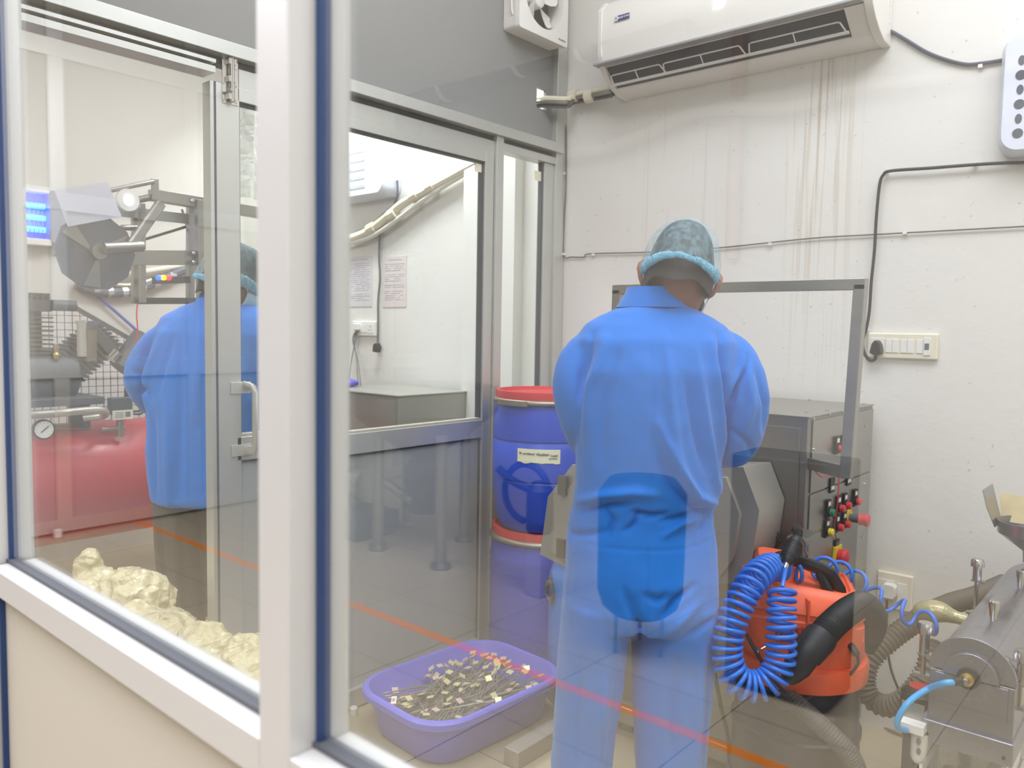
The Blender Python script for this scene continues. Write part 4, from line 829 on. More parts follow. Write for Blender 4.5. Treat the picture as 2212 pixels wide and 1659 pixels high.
q = at(2207, 1478, Y=1.90); clampknob(q.x, 1.90, q.z, q.z+0.072, q.z-0.05)
q = at(2110, 1254, Y=2.36); clampknob(q.x, 2.36, q.z, q.z+0.058, q.z-0.09, 0.0165)
# hopper
hc = at(2228, 1200, Y=2.45); cx_, cz_ = hc.x, hc.z
hop = MB().lathe([(0.018, -0.02), (0.020, 0.01), (0.080, 0.055), (0.082, 0.088), (0.080, 0.088), (0.078, 0.057), (0.017, 0.012), (0.014, -0.02)], 32, (cx_, 2.45, cz_)).build('hopper', M_['steel_mill'], mill, world=True, smooth=35)
l0, l1, l2 = at(2151, 1160, Y=2.40), at(2120, 1060, Y=2.38), at(2137, 1062, Y=2.50)
zr = cz_+0.082
MB().loft([[(cx_-0.080, 2.40, zr-0.012), (cx_-0.080, 2.50, zr-0.012), (cx_-0.078, 2.50, zr-0.012), (cx_-0.078, 2.40, zr-0.012)], [(l1.x+0.012, 2.385, (l1.z+zr)/2), (l1.x+0.012, 2.515, (l1.z+zr)/2), (l1.x+0.014, 2.515, (l1.z+zr)/2), (l1.x+0.014, 2.385, (l1.z+zr)/2)], [(l1.x, 2.39, l1.z), (l1.x, 2.52, l1.z), (l1.x+0.002, 2.52, l1.z), (l1.x+0.002, 2.39, l1.z)]], True).build('hopper_side', M_['steel'], hop, world=True, smooth=0)
MB().loft([[(cx_-0.080, 2.500, zr-0.012), (cx_+0.08, 2.500, zr-0.012), (cx_+0.08, 2.502, zr-0.012), (cx_-0.080, 2.502, zr-0.012)], [(cx_-0.092, 2.52, zr+0.062), (cx_+0.08, 2.52, zr+0.055), (cx_+0.08, 2.522, zr+0.055), (cx_-0.092, 2.522, zr+0.062)]], True).build('hopper_back', mat('yellow_dusted_steel', '#c9b88c', 0.5, 0.3, 0.35, 14), hop, world=True, smooth=0)
MB().lathe([(0.022, 0), (0.022, 0.006), (0.017, 0.01), (0.017, 0.03)], 24, (cx_, 2.45, ZC+0.072)).build('hopper_neck', M_['steel'], mill, world=True)
# air preparation unit with blue tube
ap = thing('air_filter_unit', 'white compressed air filter with two oval windows at the mill\'s lower left', 'air filter')
f0 = at(1984, 1640, t=1.66); f1 = at(1980, 1582, t=1.66)
MB().lathe([(0.010, -0.006), (0.0145, 0), (0.0165, 0.006), (0.017, f1.z-f0.z)], 24, tuple(f0)).build('bowl', mat('pearly_bowl', '#cfccc4', 0.35), ap)
for py in (1602, 1623): 
    q = at(1984, py, t=1.642); MB().prism([(q.x+0.0045*math.cos(a), q.z+0.0075*math.sin(a)) for a in [2*math.pi*i/16 for i in range(16)]], q.y-0.001, q.y+0.001).build('window', M_['cable_grey'], ap)
q = at(1972, 1568, t=1.66); MB().cbox(tuple(q), (0.05, 0.035, 0.022)).build('valve_block', M_['ac_white'], ap, bevel=0.003)
q = at(1967, 1556, t=1.66); MB().cbox((q.x, q.y+0.015, q.z+0.008), (0.045, 0.003, 0.05)).build('mount_plate', M_['steel'], ap)
q = at(1978, 1655, t=1.66); MB().cyl(q, f0, 0.007).build('drain', M_['black_rub'], ap)
b0 = at(2064, 1474, Y=YF-0.036)
MB().tube(spline([b0, at(2040, 1476, Y=YF-0.05), at(2005, 1488, t=1.64), at(1965, 1515, t=1.62), at(1941, 1550, t=1.62), at(1940, 1570, t=1.63), at(1958, 1577, t=1.65)], 7), 0.0064, 10).build('air_tube', mat('sky_blue_tube', '#3aa0d8', 0.3), ap)
MB().cyl(b0-Vector((0.003, 0, 0)), at(2082, 1470, Y=YF-0.034), 0.009).build('elbow_fitting', M_['black_pl'], ap)
# dark motor behind, clear tray below
mo = thing('drive_motor', 'dark drive motor with a red disc on the floor behind the air filter', 'motor')
q = at(1985, 1545, t=2.0); MB().lathe([(0.04, 0), (0.045, 0.01), (0.045, 0.11), (0.03, 0.125)], 28, (q.x, q.y, q.z-0.05)).build('body', M_['black_rub'], mo)
MB().lathe([(0.027, 0), (0.027, 0.003)], 28, (q.x, q.y, q.z+0.076)).build('red_disc', M_['red_pl'], mo); MB().box(q.x-0.03, q.x+0.04, q.y-0.03, q.y+0.05, 0, q.z-0.048).build('mount', M_['iron'], mo, bevel=0.004)
tr = thing('clear_tray', 'clear plastic collecting tray under the steel mill', 'tray', (-0.33, 1.93, 0.36))
M_['clear'] = film_mat('clear_acrylic', '#e9e9e2', 0.45, 0.15)
rg = lambda hx, hy, z: [(x, y, z) for x, y in rrect(-hx, hx, -hy, hy, 0.012, 3)]
MB().loft([rg(0.01, 0.01, 0.004), rg(0.07, 0.10, 0.004), rg(0.082, 0.115, 0.06), rg(0.088, 0.12, 0.06), rg(0.088, 0.12, 0.056), rg(0.084, 0.117, 0.054), rg(0.072, 0.102, 0), rg(0.01, 0.01, 0)]).build('shell', M_['clear'], tr)
for x in (-0.08, 0.07): MB().box(x, x+0.006, -0.1, 0.1, 0.052, 0.118).build('slide_rail', M_['white_pl'], tr)
MB().box(-0.07, 0.06, -0.09, 0.09, -0.36, -0.001).build('stand', M_['steel'], tr, bevel=0.003)

# ============================================================ bags on the floor behind the glass
M_['film'] = film_mat('cloudy_polythene', '#e0d5a8', 0.80, 0.12)
def bag(label, lobes, seed):
    t = thing('plastic_bag', label, 'bag', (0, 0, 0), 0, 'cloudy plastic bags heaped inside the glass')
    mb = MB()
    for (x, y, z, rx, ry, rz_) in lobes: sphere_pts(mb, (x, y, z), rx, ry, rz_, 20, 14)
    me = remesh(mb, 0.007, 8); co, no = coords(me); rnd = random.Random(seed)
    S_ = [(Vector((rnd.gauss(0, 1), rnd.gauss(0, 1), rnd.gauss(0, 1))).normalized(), rnd.uniform(12, 38), rnd.uniform(0, 6.3), rnd.uniform(0.4, 1)) for _ in range(9)]
    for i in range(len(co)):
        p = Vector(co[i]); q = p*7+Vector((seed, 0, 0)); n1 = noise.noise(q); n2 = abs(noise.noise(q*2.3)); n3 = abs(noise.noise(q*5+Vector((3, 1, 2))))
        n4 = abs(noise.noise(q*9+Vector((9, 4, 2)))); d = 0.024*n1 - 0.026*n2 - 0.007*n3 - 0.002*n4
        co[i] = co[i]+no[i]*d
    co[:, 2] = np.maximum(co[:, 2], 0.0); me.vertices.foreach_set('co', co.ravel()); me.update()
    mesh_obj('film', me, M_['film'], t); return t
bag('cloudy plastic bag with a gathered neck, farthest left of the heap inside the window', [(-2.54, 1.02, 0.26, 0.21, 0.21, 0.26), (-2.55, 1.0, 0.46, 0.14, 0.13, 0.13), (-2.60, 0.98, 0.56, 0.055, 0.05, 0.085), (-2.42, 1.04, 0.50, 0.13, 0.12, 0.12)], 3)
bag('cloudy plastic bag in the middle of the heap inside the window', [(-2.14, 0.96, 0.24, 0.16, 0.18, 0.24), (-2.12, 0.96, 0.44, 0.14, 0.14, 0.14), (-2.08, 0.98, 0.49, 0.11, 0.10, 0.10), (-2.20, 0.96, 0.52, 0.07, 0.06, 0.07)], 5)
bag('glossy crinkled clear bag, nearest of the heap inside the window', [(-1.79, 0.97, 0.23, 0.17, 0.18, 0.23), (-1.79, 0.97, 0.43, 0.15, 0.15, 0.15), (-1.72, 0.98, 0.50, 0.14, 0.11, 0.11), (-1.85, 0.97, 0.54, 0.09, 0.08, 0.065)], 8)
# ============================================================ ROOM B, seen through the open doorway and the partition glass
LX = -4.85
# --- compressor
cp_ = thing('air_compressor', 'red air compressor with finned black pump and wire mesh guard beyond the doorway', 'compressor', (-4.05, 1.6, 0))
CX = -4.05
def xt(px, py, X=CX): return at(px, py, X=X)
MB().lathe([(0.02, -0.06), (0.14, -0.045), (0.24, -0.02), (0.29, 0.03), (0.29, 1.27), (0.24, 1.32), (0.14, 1.345), (0.02, 1.36)], 48, (CX-0.12, 0.95, 0.57), 'Y').build('tank', M_['red_tank'], cp_, world=True, smooth=50)
for y in (1.1, 2.1):
    MB().prism([(CX-0.30, 0.0), (CX-0.24, 0.0), (CX-0.18, 0.30), (CX-0.06, 0.30), (CX+0.0, 0.0), (CX+0.06, 0.0), (CX-0.01, 0.34), (CX-0.22, 0.34)], y-0.02, y+0.02).build('tank_foot', M_['iron'], cp_, world=True)
MB().box(CX-0.30, CX+0.10, 0.95, 1.58, 0.965, 1.0).build('pump_platform', M_['iron'], cp_, world=True, bevel=0.004)
for y in (1.0, 1.52): MB().box(CX-0.2, CX+0.0, y, y+0.03, 0.83, 0.97).build('platform_leg', M_['iron'], cp_, world=True)
MB().lathe([(0.09, -0.1), (0.12, -0.08), (0.12, 0.16), (0.07, 0.19)], 28, (CX-0.10, 1.34, 1.10), 'Y').build('crankcase', M_['iron'], cp_, world=True, smooth=40)
def cylinder_block(y, z, ang, n=9, r=0.085, h=0.24, head=True, nm='finned_cylinder'):
    T = Matrix.Translation((CX-0.10, y, z)) @ Matrix.Rotation(R(ang), 4, 'X')
    b = MB(); b.M = T; b.cyl((0, 0, 0), (0, 0, h), r*0.72, n=20)
    for k in range(n): zz = h*(0.12+0.78*k/(n-1)); b.box(-r, r, -r, r, zz-0.0035, zz+0.0035)
    o = b.build(nm, M_['iron'], cp_, world=True)
    hb = MB(); hb.M = T; hb.box(-r*0.95, r*0.95, -r*0.95, r*0.95, h, h+0.055)
    for k in range(7): yy = -r*0.85+r*1.7*k/6; hb.box(-r*0.9, r*0.9, yy-0.004, yy+0.004, h+0.05, h+0.085)
    hb.build('cylinder_head', M_['iron'], cp_, world=True); return T
cylinder_block(1.315, 1.11, 0, n=12, h=0.29)
cylinder_block(1.42, 1.08, -48, h=0.25)
MB().cyl((CX-0.02, 1.40, 1.43), (CX-0.02, 1.50, 1.43), 0.026).build('intake_filter', M_['iron'], cp_, world=True)
MB().tube([xt(178, 770), xt(178, 760), xt(176, 705), xt(174, 692)], [0.022, 0.024, 0.020, 0.024], 16).build('sight_tube', mat('dull_white_metal', '#bdbab0', 0.4, 0.3), cp_, world=True)
MB().cyl(xt(195, 780), xt(195, 712), 0.028).build('brown_pipe', M_['hose_brown'], cp_, world=True)
b = MB(); v0 = xt(121, 775); b.lathe([(0.014, 0), (0.016, 0.02), (0.010, 0.03), (0.012, 0.05), (0.011, 0.07)], 14, tuple(v0)); b.build('safety_valve', M_['brass'], cp_, world=True)
# wedge guard motor at right
MB().tube([xt(265, 800, CX-0.05), xt(320, 735, CX-0.05)], [0.075, 0.085], 24).build('motor', M_['iron'], cp_, world=True)
MB().cyl(xt(238, 775, CX-0.02), xt(252, 760, CX-0.02), 0.03).build('motor_collar', M_['chrome'], cp_, world=True)
# belt guard: frame and mesh (plane x = CX-0.24)
GX = CX-0.24; poly = [xt(40, 662, GX), xt(165, 666, GX), xt(180, 675, GX), xt(330, 760, GX), xt(410, 810, GX), xt(410, 930, GX), xt(330, 925, GX), xt(40, 925, GX)]
P2 = [(p.y, p.z) for p in poly]; fr_ = MB()
for a, b_ in zip(P2, P2[1:]+P2[:1]): fr_.loft([[(GX+i*0.008, p[0]+(j*0.0), p[1]+j*0.012) for i, j in ((-1, -1), (1, -1), (1, 1), (-1, 1))] for p in (a, b_)])
for px in (277,): a = xt(px, 750, GX); c = xt(px-6, 925, GX); fr_.cyl(a, c, 0.014, n=6)
fr_.build('guard_frame', M_['iron'], cp_, world=True)
def inside(y, z):
    c = False
    for (y0, z0), (y1, z1) in zip(P2, P2[1:]+P2[:1]):
        if (z0 > z) != (z1 > z) and y < (y1-y0)*(z-z0)/(z1-z0)+y0: c = not c
    return c
ms = MB(); ys = [p[0] for p in P2]; zs = [p[1] for p in P2]
y = min(ys)
while y < max(ys):
    zz = [z for z in np.arange(min(zs), max(zs), 0.004) if inside(y, z)]
    if zz: ms.box(GX-0.0015, GX+0.0015, y-0.0015, y+0.0015, zz[0], zz[-1])
    y += 0.036
z = min(zs)+0.02
while z < max(zs):
    yy = [q_ for q_ in np.arange(min(ys), max(ys), 0.004) if inside(q_, z)]
    if yy: ms.box(GX-0.0015, GX+0.0015, yy[0], yy[-1], z-0.0015, z+0.0015)
    z += 0.036
ms.build('guard_mesh', M_['iron'], cp_, world=True)
# handle rail, gauge, pressure switch
MB().tube(spline([xt(30, 899, CX+0.18), xt(120, 893, CX+0.18), xt(200, 886, CX+0.18), xt(226, 889, CX+0.16), xt(222, 898, CX+0.1), xt(180, 903, CX+0.06)], 6), 0.018, 12).build('copper_pipe', mat('grey_pipe', '#b9b5a8', 0.35, 0.5), cp_, world=True)
g = xt(95, 928, CX+0.17)
go = MB().lathe([(0.045, 0), (0.045, 0.02), (0.040, 0.022)], 32, (g.x-0.02, g.y, g.z), 'X').build('pressure_gauge', M_['black_pl'], cp_, world=True)
MB().lathe([(0.038, 0), (0.038, 0.001)], 32, (g.x+0.0025, g.y, g.z), 'X').build('gauge_face', M_['paper'], go, world=True)
MB().tube([(g.x+0.005, g.y-0.014, g.z-0.012), (g.x+0.005, g.y+0.018, g.z+0.016)], 0.0022, 6).build('needle', M_['black_pl'], go, world=True)
tk = MB()
for k in range(11): a = R(-45+27*k); tk.box(g.x+0.0035, g.x+0.0042, g.y+0.031*math.cos(a)-0.0015, g.y+0.031*math.cos(a)+0.0015, g.z+0.031*math.sin(a)-0.0015, g.z+0.031*math.sin(a)+0.0015)
tk.build('gauge_ticks', M_['ink'], go, world=True)
s0 = xt(259, 885, CX+0.10)
sw = MB().box(s0.x-0.03, s0.x+0.03, s0.y-0.048, s0.y+0.048, s0.z-0.022, s0.z+0.06).build('pressure_switch', M_['iron'], cp_, world=True, bevel=0.004)
MB().box(s0.x+0.029, s0.x+0.032, s0.y-0.048, s0.y+0.048, s0.z-0.045, s0.z+0.0).build('switch_label', M_['ivory_pl'], sw, world=True)
lt = MB()
for k in range(4): lt.box(s0.x+0.032, s0.x+0.0328, s0.y-0.036, s0.y+0.004, s0.z-0.036+0.008*k, s0.z-0.033+0.008*k)
lt.box(s0.x+0.032, s0.x+0.0328, s0.y+0.012, s0.y+0.036, s0.z-0.034, s0.z-0.008); lt.build('printed_lines', M_['ink'], sw, world=True)
MB().cyl(s0+Vector((0, 0, -0.13)), s0+Vector((0, 0, -0.02)), 0.017).build('riser_pipe', M_['galv'], cp_, world=True)
MB().cyl(s0+Vector((0, -0.09, -0.09)), s0+Vector((0, 0.02, -0.09)), 0.011).build('tee_pipe', M_['galv'], cp_, world=True)
MB().tube(spline([xt(85, 919), xt(110, 924), xt(150, 926), xt(222, 928)], 5), 0.003, 5).build('copper_capillary', M_['galv'], cp_, world=True)
for dy in (0, 1): MB().tube(spline([s0+Vector((0.02, 0.05, -0.01-0.012*dy)), s0+Vector((0.02, 0.10, -0.005-0.015*dy)), s0+Vector((0, 0.14, 0.05)), s0+Vector((-0.05, 0.2, 0.15))], 5), 0.005, 6).build('cable', M_['black_rub'], cp_, world=True)
# --- stainless frame machine above
fm = thing('packing_machine', 'tall stainless frame machine with a film reel and levers behind the bent worker', 'machine', (-3.4, 1.7, 0))
FX = -3.42
def fx(px, py, X=FX): return at(px, py, X=X)
def beam(a, b_, wz, wx=0.03, nm='beam', m='steel'):
    a, b_ = Vector(a), Vector(b_); t = (b_-a).normalized(); u = Vector((1, 0, 0)); s_ = t.cross(u).normalized()
    return MB().loft([[p+u*i*wx/2+s_*j*wz/2 for i, j in ((-1, -1), (1, -1), (1, 1), (-1, 1))] for p in (a, b_)]).build(nm, M_[m], fm, world=True, bevel=0.0015)
beam(fx(325, 421), fx(620, 470), 0.048, 0.05, 'top_beam')
for px in (412, 430): beam(fx(px, 432, FX+(0.03 if px == 430 else -0.06)), Vector((FX+(0.03 if px == 430 else -0.06), fx(px, 432).y, 0.0)), 0.03, 0.03, 'post')
beam(fx(293, 440, FX-0.12), fx(293, 656, FX-0.12), 0.03, 0.03, 'hanger'); beam(fx(306, 440, FX-0.02), fx(308, 654, FX-0.02), 0.02, 0.03, 'hanger')
beam(fx(250, 455, FX-0.08), fx(450, 478, FX-0.08), 0.045, 0.02, 'rear_beam')
beam(fx(130, 555, FX), fx(440, 557, FX), 0.065, 0.012, 'side_plate')
beam(fx(300, 650, FX-0.05), fx(470, 650, FX-0.05), 0.028, 0.028, 'lower_bar', 'iron')
MB().cyl(fx(235, 412, FX+0.05), fx(332, 392, FX+0.05), 0.010).build('guide_roller', M_['steel'], fm, world=True)
beam(fx(334, 386, FX+0.04), fx(336, 432, FX+0.04), 0.032, 0.008, 'roller_bracket')
MB().cyl(fx(270, 438, FX+0.02), fx(330, 425, FX+0.02), 0.014).build('guide_roller', M_['steel_dark'], fm, world=True)
MB().cyl(fx(262, 492, FX+0.02), fx(300, 492, FX+0.02), 0.012).build('guide_pin', M_['steel_dark'], fm, world=True)
MB().cyl(fx(285, 528, FX+0.08), fx(347, 440, FX+0.08), 0.022).build('lever_arm', M_['steel'], fm, world=True)
MB().cyl(fx(225, 536, FX+0.10), fx(308, 532, FX+0.10), 0.022).build('spindle', M_['steel'], fm, world=True)
MB().cyl(fx(115, 546, FX), fx(150, 548, FX), 0.014).build('spindle_end', M_['steel_dark'], fm, world=True)
for px, py in ((332, 398), (335, 414), (415, 434), (431, 436), (418, 547), (434, 547), (418, 566), (434, 566), (290, 545), (262, 540)):
    q = fx(px, py, FX+0.028); MB().lathe([(0.009, 0), (0.009, 0.006), (0.005, 0.010)], 10, tuple(q), 'X').build('bolt', M_['chrome'], fm, world=True)
MB().cyl(fx(300, 521, FX-0.1), fx(405, 489, FX-0.1), 0.006).build('tie_rod', M_['iron'], fm, world=True)
MB().cyl(fx(393, 452, FX-0.1), fx(404, 489, FX-0.1), 0.005).build('tie_rod', M_['iron'], fm, world=True)
# film reel: flange disc with cut spokes
rc = fx(205, 545, FX+0.03); rr = 0.155
reel = MB().lathe([(rr, 0), (rr, 0.012)], 10, tuple(rc), 'X').build('film_reel', mat('reel_grey', '#6f737c', 0.45, 0.5), fm, world=True)
for a in (20, 140, 262):
    MB().prism([(rc.y+0.01*math.cos(R(a+90)), rc.z+0.01*math.sin(R(a+90))), (rc.y+rr*0.93*math.cos(R(a-13)), rc.z+rr*0.93*math.sin(R(a-13))), (rc.y+rr*0.93*math.cos(R(a+13)), rc.z+rr*0.93*math.sin(R(a+13)))], rc.x+0.012, rc.x+0.018, 'X').build('reel_spoke', M_['steel'], reel, world=True)
MB().lathe([(0.03, 0), (0.03, 0.05)], 24, (rc.x, rc.y, rc.z), 'X').build('reel_hub', M_['steel'], reel, world=True)
# tilted sheet plate and lamp on the machine
sp = [fx(117, 411, FX+0.1), fx(231, 393, FX+0.1), fx(262, 468, FX+0.1), fx(146, 490, FX+0.1)]
MB().loft([[tuple(p) for p in sp], [tuple(p+Vector((0.004, 0, 0))) for p in sp]]).build('clear_shield', mat('frosted_shield', '#d4d3da', 0.3, alpha=0.8), fm, world=True, smooth=0)
q = fx(273, 433, FX+0.05); lm = MB().lathe([(0.03, 0), (0.045, 0.03), (0.045, 0.05)], 20, (q.x-0.03, q.y, q.z), 'X').build('work_lamp', M_['ac_white'], fm, world=True)
sphere_pts(MB(), (q.x+0.022, q.y, q.z), 0.006, 0.02, 0.024, 14, 8).build('lamp_bulb', mat('lit_bulb', '#ffffff', 0.4, emis='#ffffff', estr=3), lm, world=True)
for px, c_, e in ((341, '#2f63ff', '#2f63ff'), (352, '#ffd21e', '#ffd21e'), (363, '#ff2b2b', '#ff2b2b')):
    q = fx(px, 600, FX+0.03); tag(MB().lathe([(0.011, 0), (0.011, 0.01), (0.006, 0.014)], 16, tuple(q), 'X').build('indicator_lamp', mat('indicator_'+c_, c_, 0.3, emis=e, estr=2.2), fm, world=True), {341: 'blue indicator lamp', 352: 'yellow indicator lamp', 363: 'red indicator lamp'}[px])
beam(fx(330, 606, FX), fx(410, 604, FX), 0.03, 0.02, 'lamp_strip', 'iron')
MB().tube(spline([fx(297, 655), fx(295, 680), fx(297, 710), fx(294, 760)], 5), 0.003, 5).build('red_wire', M_['red_pl'], fm, world=True)
# --- taped pipes on the left wall
tp = thing('taped_pipes', 'sagging bundle of pipes wrapped in clear tape on the wall above the compressor', 'pipes')
for pts, r, m in (([(165, 614), (190, 625), (240, 632), (290, 628), (340, 608), (400, 582), (460, 565), (520, 545)], 0.030, 'cable_grey'), ([(166, 610), (200, 600), (260, 593), (330, 584), (400, 572), (470, 562)], 0.016, 'ivory_pl'), ([(165, 612), (215, 612), (280, 617), (350, 598), (410, 575), (470, 553)], 0.018, 'galv')):
    MB().tube(spline([at(x, y, X=LX+0.045) for x, y in pts], 6), r, 10).build('pipe', M_[m], tp)
for px, py in ((200, 626), (230, 631), (262, 631), (300, 624), (330, 612), (365, 597)):
    q = at(px, py, X=LX+0.045); q2 = at(px+12, py-1, X=LX+0.045); MB().tube([q, q2], 0.033, 10).build('tape_wrap', mat('silver_tape', '#b9bac0', 0.2, 0.5) if px == 200 else bpy.data.materials['silver_tape'], tp)
cable_pts = [at(x, y, X=LX+0.03) for x, y in ((205, 635), (240, 665), (280, 700), (310, 727), (340, 755))]
tag(MB().tube(spline(cable_pts, 4), 0.009, 6).build('blue_cable', mat('blue_cable', '#4a5aa8', 0.5)), 'blue cable slanting down from the taped pipes toward the bent worker', 'cable')
# --- insect killer with blue tubes
a, b_ = at(20, 418, X=LX+0.05), at(97, 512, X=LX+0.05)
ik = thing('insect_killer', 'wall insect killer with glowing blue tubes at the left edge', 'insect killer')
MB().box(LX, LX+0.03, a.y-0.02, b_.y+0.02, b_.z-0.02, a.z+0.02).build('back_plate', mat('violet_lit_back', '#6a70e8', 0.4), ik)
for z in (a.z+0.02, b_.z-0.05): MB().box(LX, LX+0.09, a.y-0.02, b_.y+0.02, z, z+0.035).build('cover', M_['ac_white'], ik, bevel=0.004)
for y in (b_.y+0.01,): MB().box(LX, LX+0.09, y, y+0.10, b_.z-0.03, a.z+0.04).build('end_cap', mat('grey_cap', '#8b8d94', 0.4), ik, bevel=0.004)
for k in range(3): z = b_.z+(a.z-b_.z)*(0.17+0.30*k); MB().cyl((LX+0.055, a.y, z), (LX+0.055, b_.y, z), 0.016, n=14).build('uv_tube', mat('blue_tube', '#4f9cff', 0.3, emis='#2b7dff', estr=5) if k == 0 else bpy.data.materials['blue_tube'], ik)
for k in range(9): y = a.y+(b_.y-a.y)*k/8; MB().cyl((LX+0.085, y, b_.z), (LX+0.085, y, a.z), 0.0018, n=5).build('grid_wire', M_['cable_grey'], ik)
area('insect_killer_glow', (LX+0.10, (a.y+b_.y)/2, (a.z+b_.z)/2), 0.12, 0.15, 1.2, (0, R(90), 0), (0.15, 0.25, 1))
# crumpled clear sheet behind the door glass
sh = MB(); n_ = 16; rows = []
for i in range(15):
    zz = i/14; rows.append([Vector((-3.2, at(505+9*j, 300, X=-3.2).y, 3.4-(3.4-at(520, 425, X=-3.2).z)*zz)) + Vector((0.03*math.sin(j*1.3+3*zz)+0.02*noise.noise(Vector((j*0.7, zz*6, 1))), 0, 0)) for j in range(n_)])
sh.loft(rows, cap=False, close=False); o = sh.build('plastic_sheet', film_mat('crinkled_clear_sheet', '#dfe0da', 0.35, 0.12), None, smooth=80); so = o.modifiers.new('s', 'SOLIDIFY'); so.thickness = 0.001
tag(o, 'crumpled clear plastic sheet hanging behind the sliding door glass', 'plastic sheet')

# --- far wall of room B behind the partition glass (same back wall)
hu = thing('wall_heater', 'white wall unit with long slots glimpsed through the partition glass', 'wall unit')
pa, pb = at(861, 312, Y=WY-0.02), at(861, 425, Y=WY-0.02); x1, x0 = pa.x, pa.x-0.62
prf = rrect(x0, x1, pb.z, pb.z+0.36, 0.05, 6); cxx, czz = (x0+x1)/2, pb.z+0.18
MB().loft([[(x, WY-0.002, z) for x, z in prf], [(x, WY-0.06, z) for x, z in prf], [(cxx+(x-cxx)*0.9, WY-0.11, czz+(z-czz)*0.9) for x, z in prf]]).build('housing', bpy.data.materials['cool_white_plastic'], hu, smooth=50)
for c_ in range(2):
    for k in range(6):
        xa = x1-0.17-0.185*c_; zc = pb.z+0.06+0.048*k
        MB().prism(rrect(xa-0.13, xa, zc-0.008, zc+0.008, 0.006, 3), WY-0.112, WY-0.108).build('vent_slot', mat('pale_slot', '#b9bcc4', 0.5) if (c_, k) == (0, 0) else bpy.data.materials['pale_slot'], hu)
MB().tube(spline([at(858, 390, Y=WY-0.04), at(858, 425, Y=WY-0.04), at(846, 452, Y=WY-0.03)], 5), 0.006, 6).build('cord', M_['cable_grey'], hu)
wp = thing('insulated_pipes', 'dusty insulated pipes climbing the wall behind the partition glass', 'pipes')
for pts, r, m in (([(700, 545), (742, 522), (790, 503), (825, 478), (870, 440), (920, 412), (970, 385), (1012, 362), (1060, 338)], 0.024, 'ivory_pl'), ([(700, 552), (750, 528), (800, 512), (850, 480), (900, 442), (960, 402), (1030, 360)], 0.012, 'ac_white'), ([(700, 538), (745, 515), (800, 488), (840, 455), (880, 425), (940, 395), (1000, 360)], 0.010, 'cable_grey')):
    MB().tube(spline([at(x, y, Y=WY-0.04) for x, y in pts], 6), r, 10).build('pipe', M_[m], wp)
for px, py in ((890, 427), (842, 466), (797, 497), (925, 408)):
    q, q2 = at(px, py, Y=WY-0.04), at(px+14, py-8, Y=WY-0.04); MB().tube([q, q2], 0.031, 10).build('tape_wrap', M_['ivory_pl'], wp)
pl = thing('hanging_plug', 'black plug hanging on its grey cord between the two notices', 'plug')
MB().tube(spline([at(x, y, Y=WY-0.02) for x, y in ((826, 492), (820, 515), (819, 560), (821, 600), (817, 650), (817, 700), (816, 740))], 6), 0.006, 6).build('cord', M_['cable_grey'], pl)
q = at(814, 752, Y=WY-0.03); MB().prism([(q.x-0.022, q.z-0.02), (q.x+0.016, q.z-0.024), (q.x+0.024, q.z+0.004), (q.x+0.008, q.z+0.03), (q.x-0.016, q.z+0.02)], q.y-0.015, q.y+0.015).build('plug_body', M_['black_pl'], pl, bevel=0.003)
def notice(label, c0, c1, seed, hdr):
    a, b_ = at(*c0, Y=WY), at(*c1, Y=WY); t = thing('paper_notice', label, 'notice')
    s_ = MB().box(a.x, b_.x, WY-0.003, WY-0.001, b_.z, a.z).build('sheet', mat('notice_paper_%d' % seed, hdr, 0.7), t)
    pr = MB(); rnd = random.Random(seed); z = a.z-0.02; w_ = b_.x-a.x
    while z > b_.z+0.03:
        x = a.x+w_*0.1
        while x < b_.x-w_*0.12:
            l = rnd.uniform(0.008, 0.022); 
            if rnd.random() < 0.85: pr.box(x, min(x+l, b_.x-w_*0.08), WY-0.0036, WY-0.003, z, z+0.0035)
            x += l+0.004
        z -= 0.0115 if rnd.random() < 0.8 else 0.022
    pr.build('printed_text', mat('faded_print_%d' % seed, '#a9a4ac', 0.8), t)
notice('pale mauve printed notice, left of the two on the wall behind the glass', (755, 556), (804, 662), 1, '#d6d0d3')
notice('creased pinkish printed notice right of the hanging cord', (828, 556), (878, 663), 2, '#dcd0cc')
a, b_ = at(765, 725, Y=WY), at(816, 694, Y=WY)
switchboard('switchboard', 'white socket board with a plug under the left notice, seen through glass', a.x, b_.x, a.z, b_.z, WY, (('socket', .05, .25), ('switch', .30, .48), ('switch', .52, .62), ('socket', .66, .92)), 'white_pl')
wp2 = thing('white_plug', 'white plug with cords in the socket board under the notices', 'plug'); q = at(771, 706, Y=WY-0.03)
MB().cbox((q.x, q.y, q.z), (0.04, 0.03, 0.04)).build('plug_body', M_['white_pl'], wp2, bevel=0.006)
for k, e in enumerate((750, 774, 780)):
    MB().tube(spline([at(771, 712, Y=WY-0.03), at(768-3*k, 735, Y=WY-0.03), at((e+768)/2, 780, Y=WY-0.05), at(e, 842, Y=WY-0.12)], 6), 0.0035, 5).build('cord', M_['cable_grey'], wp2)
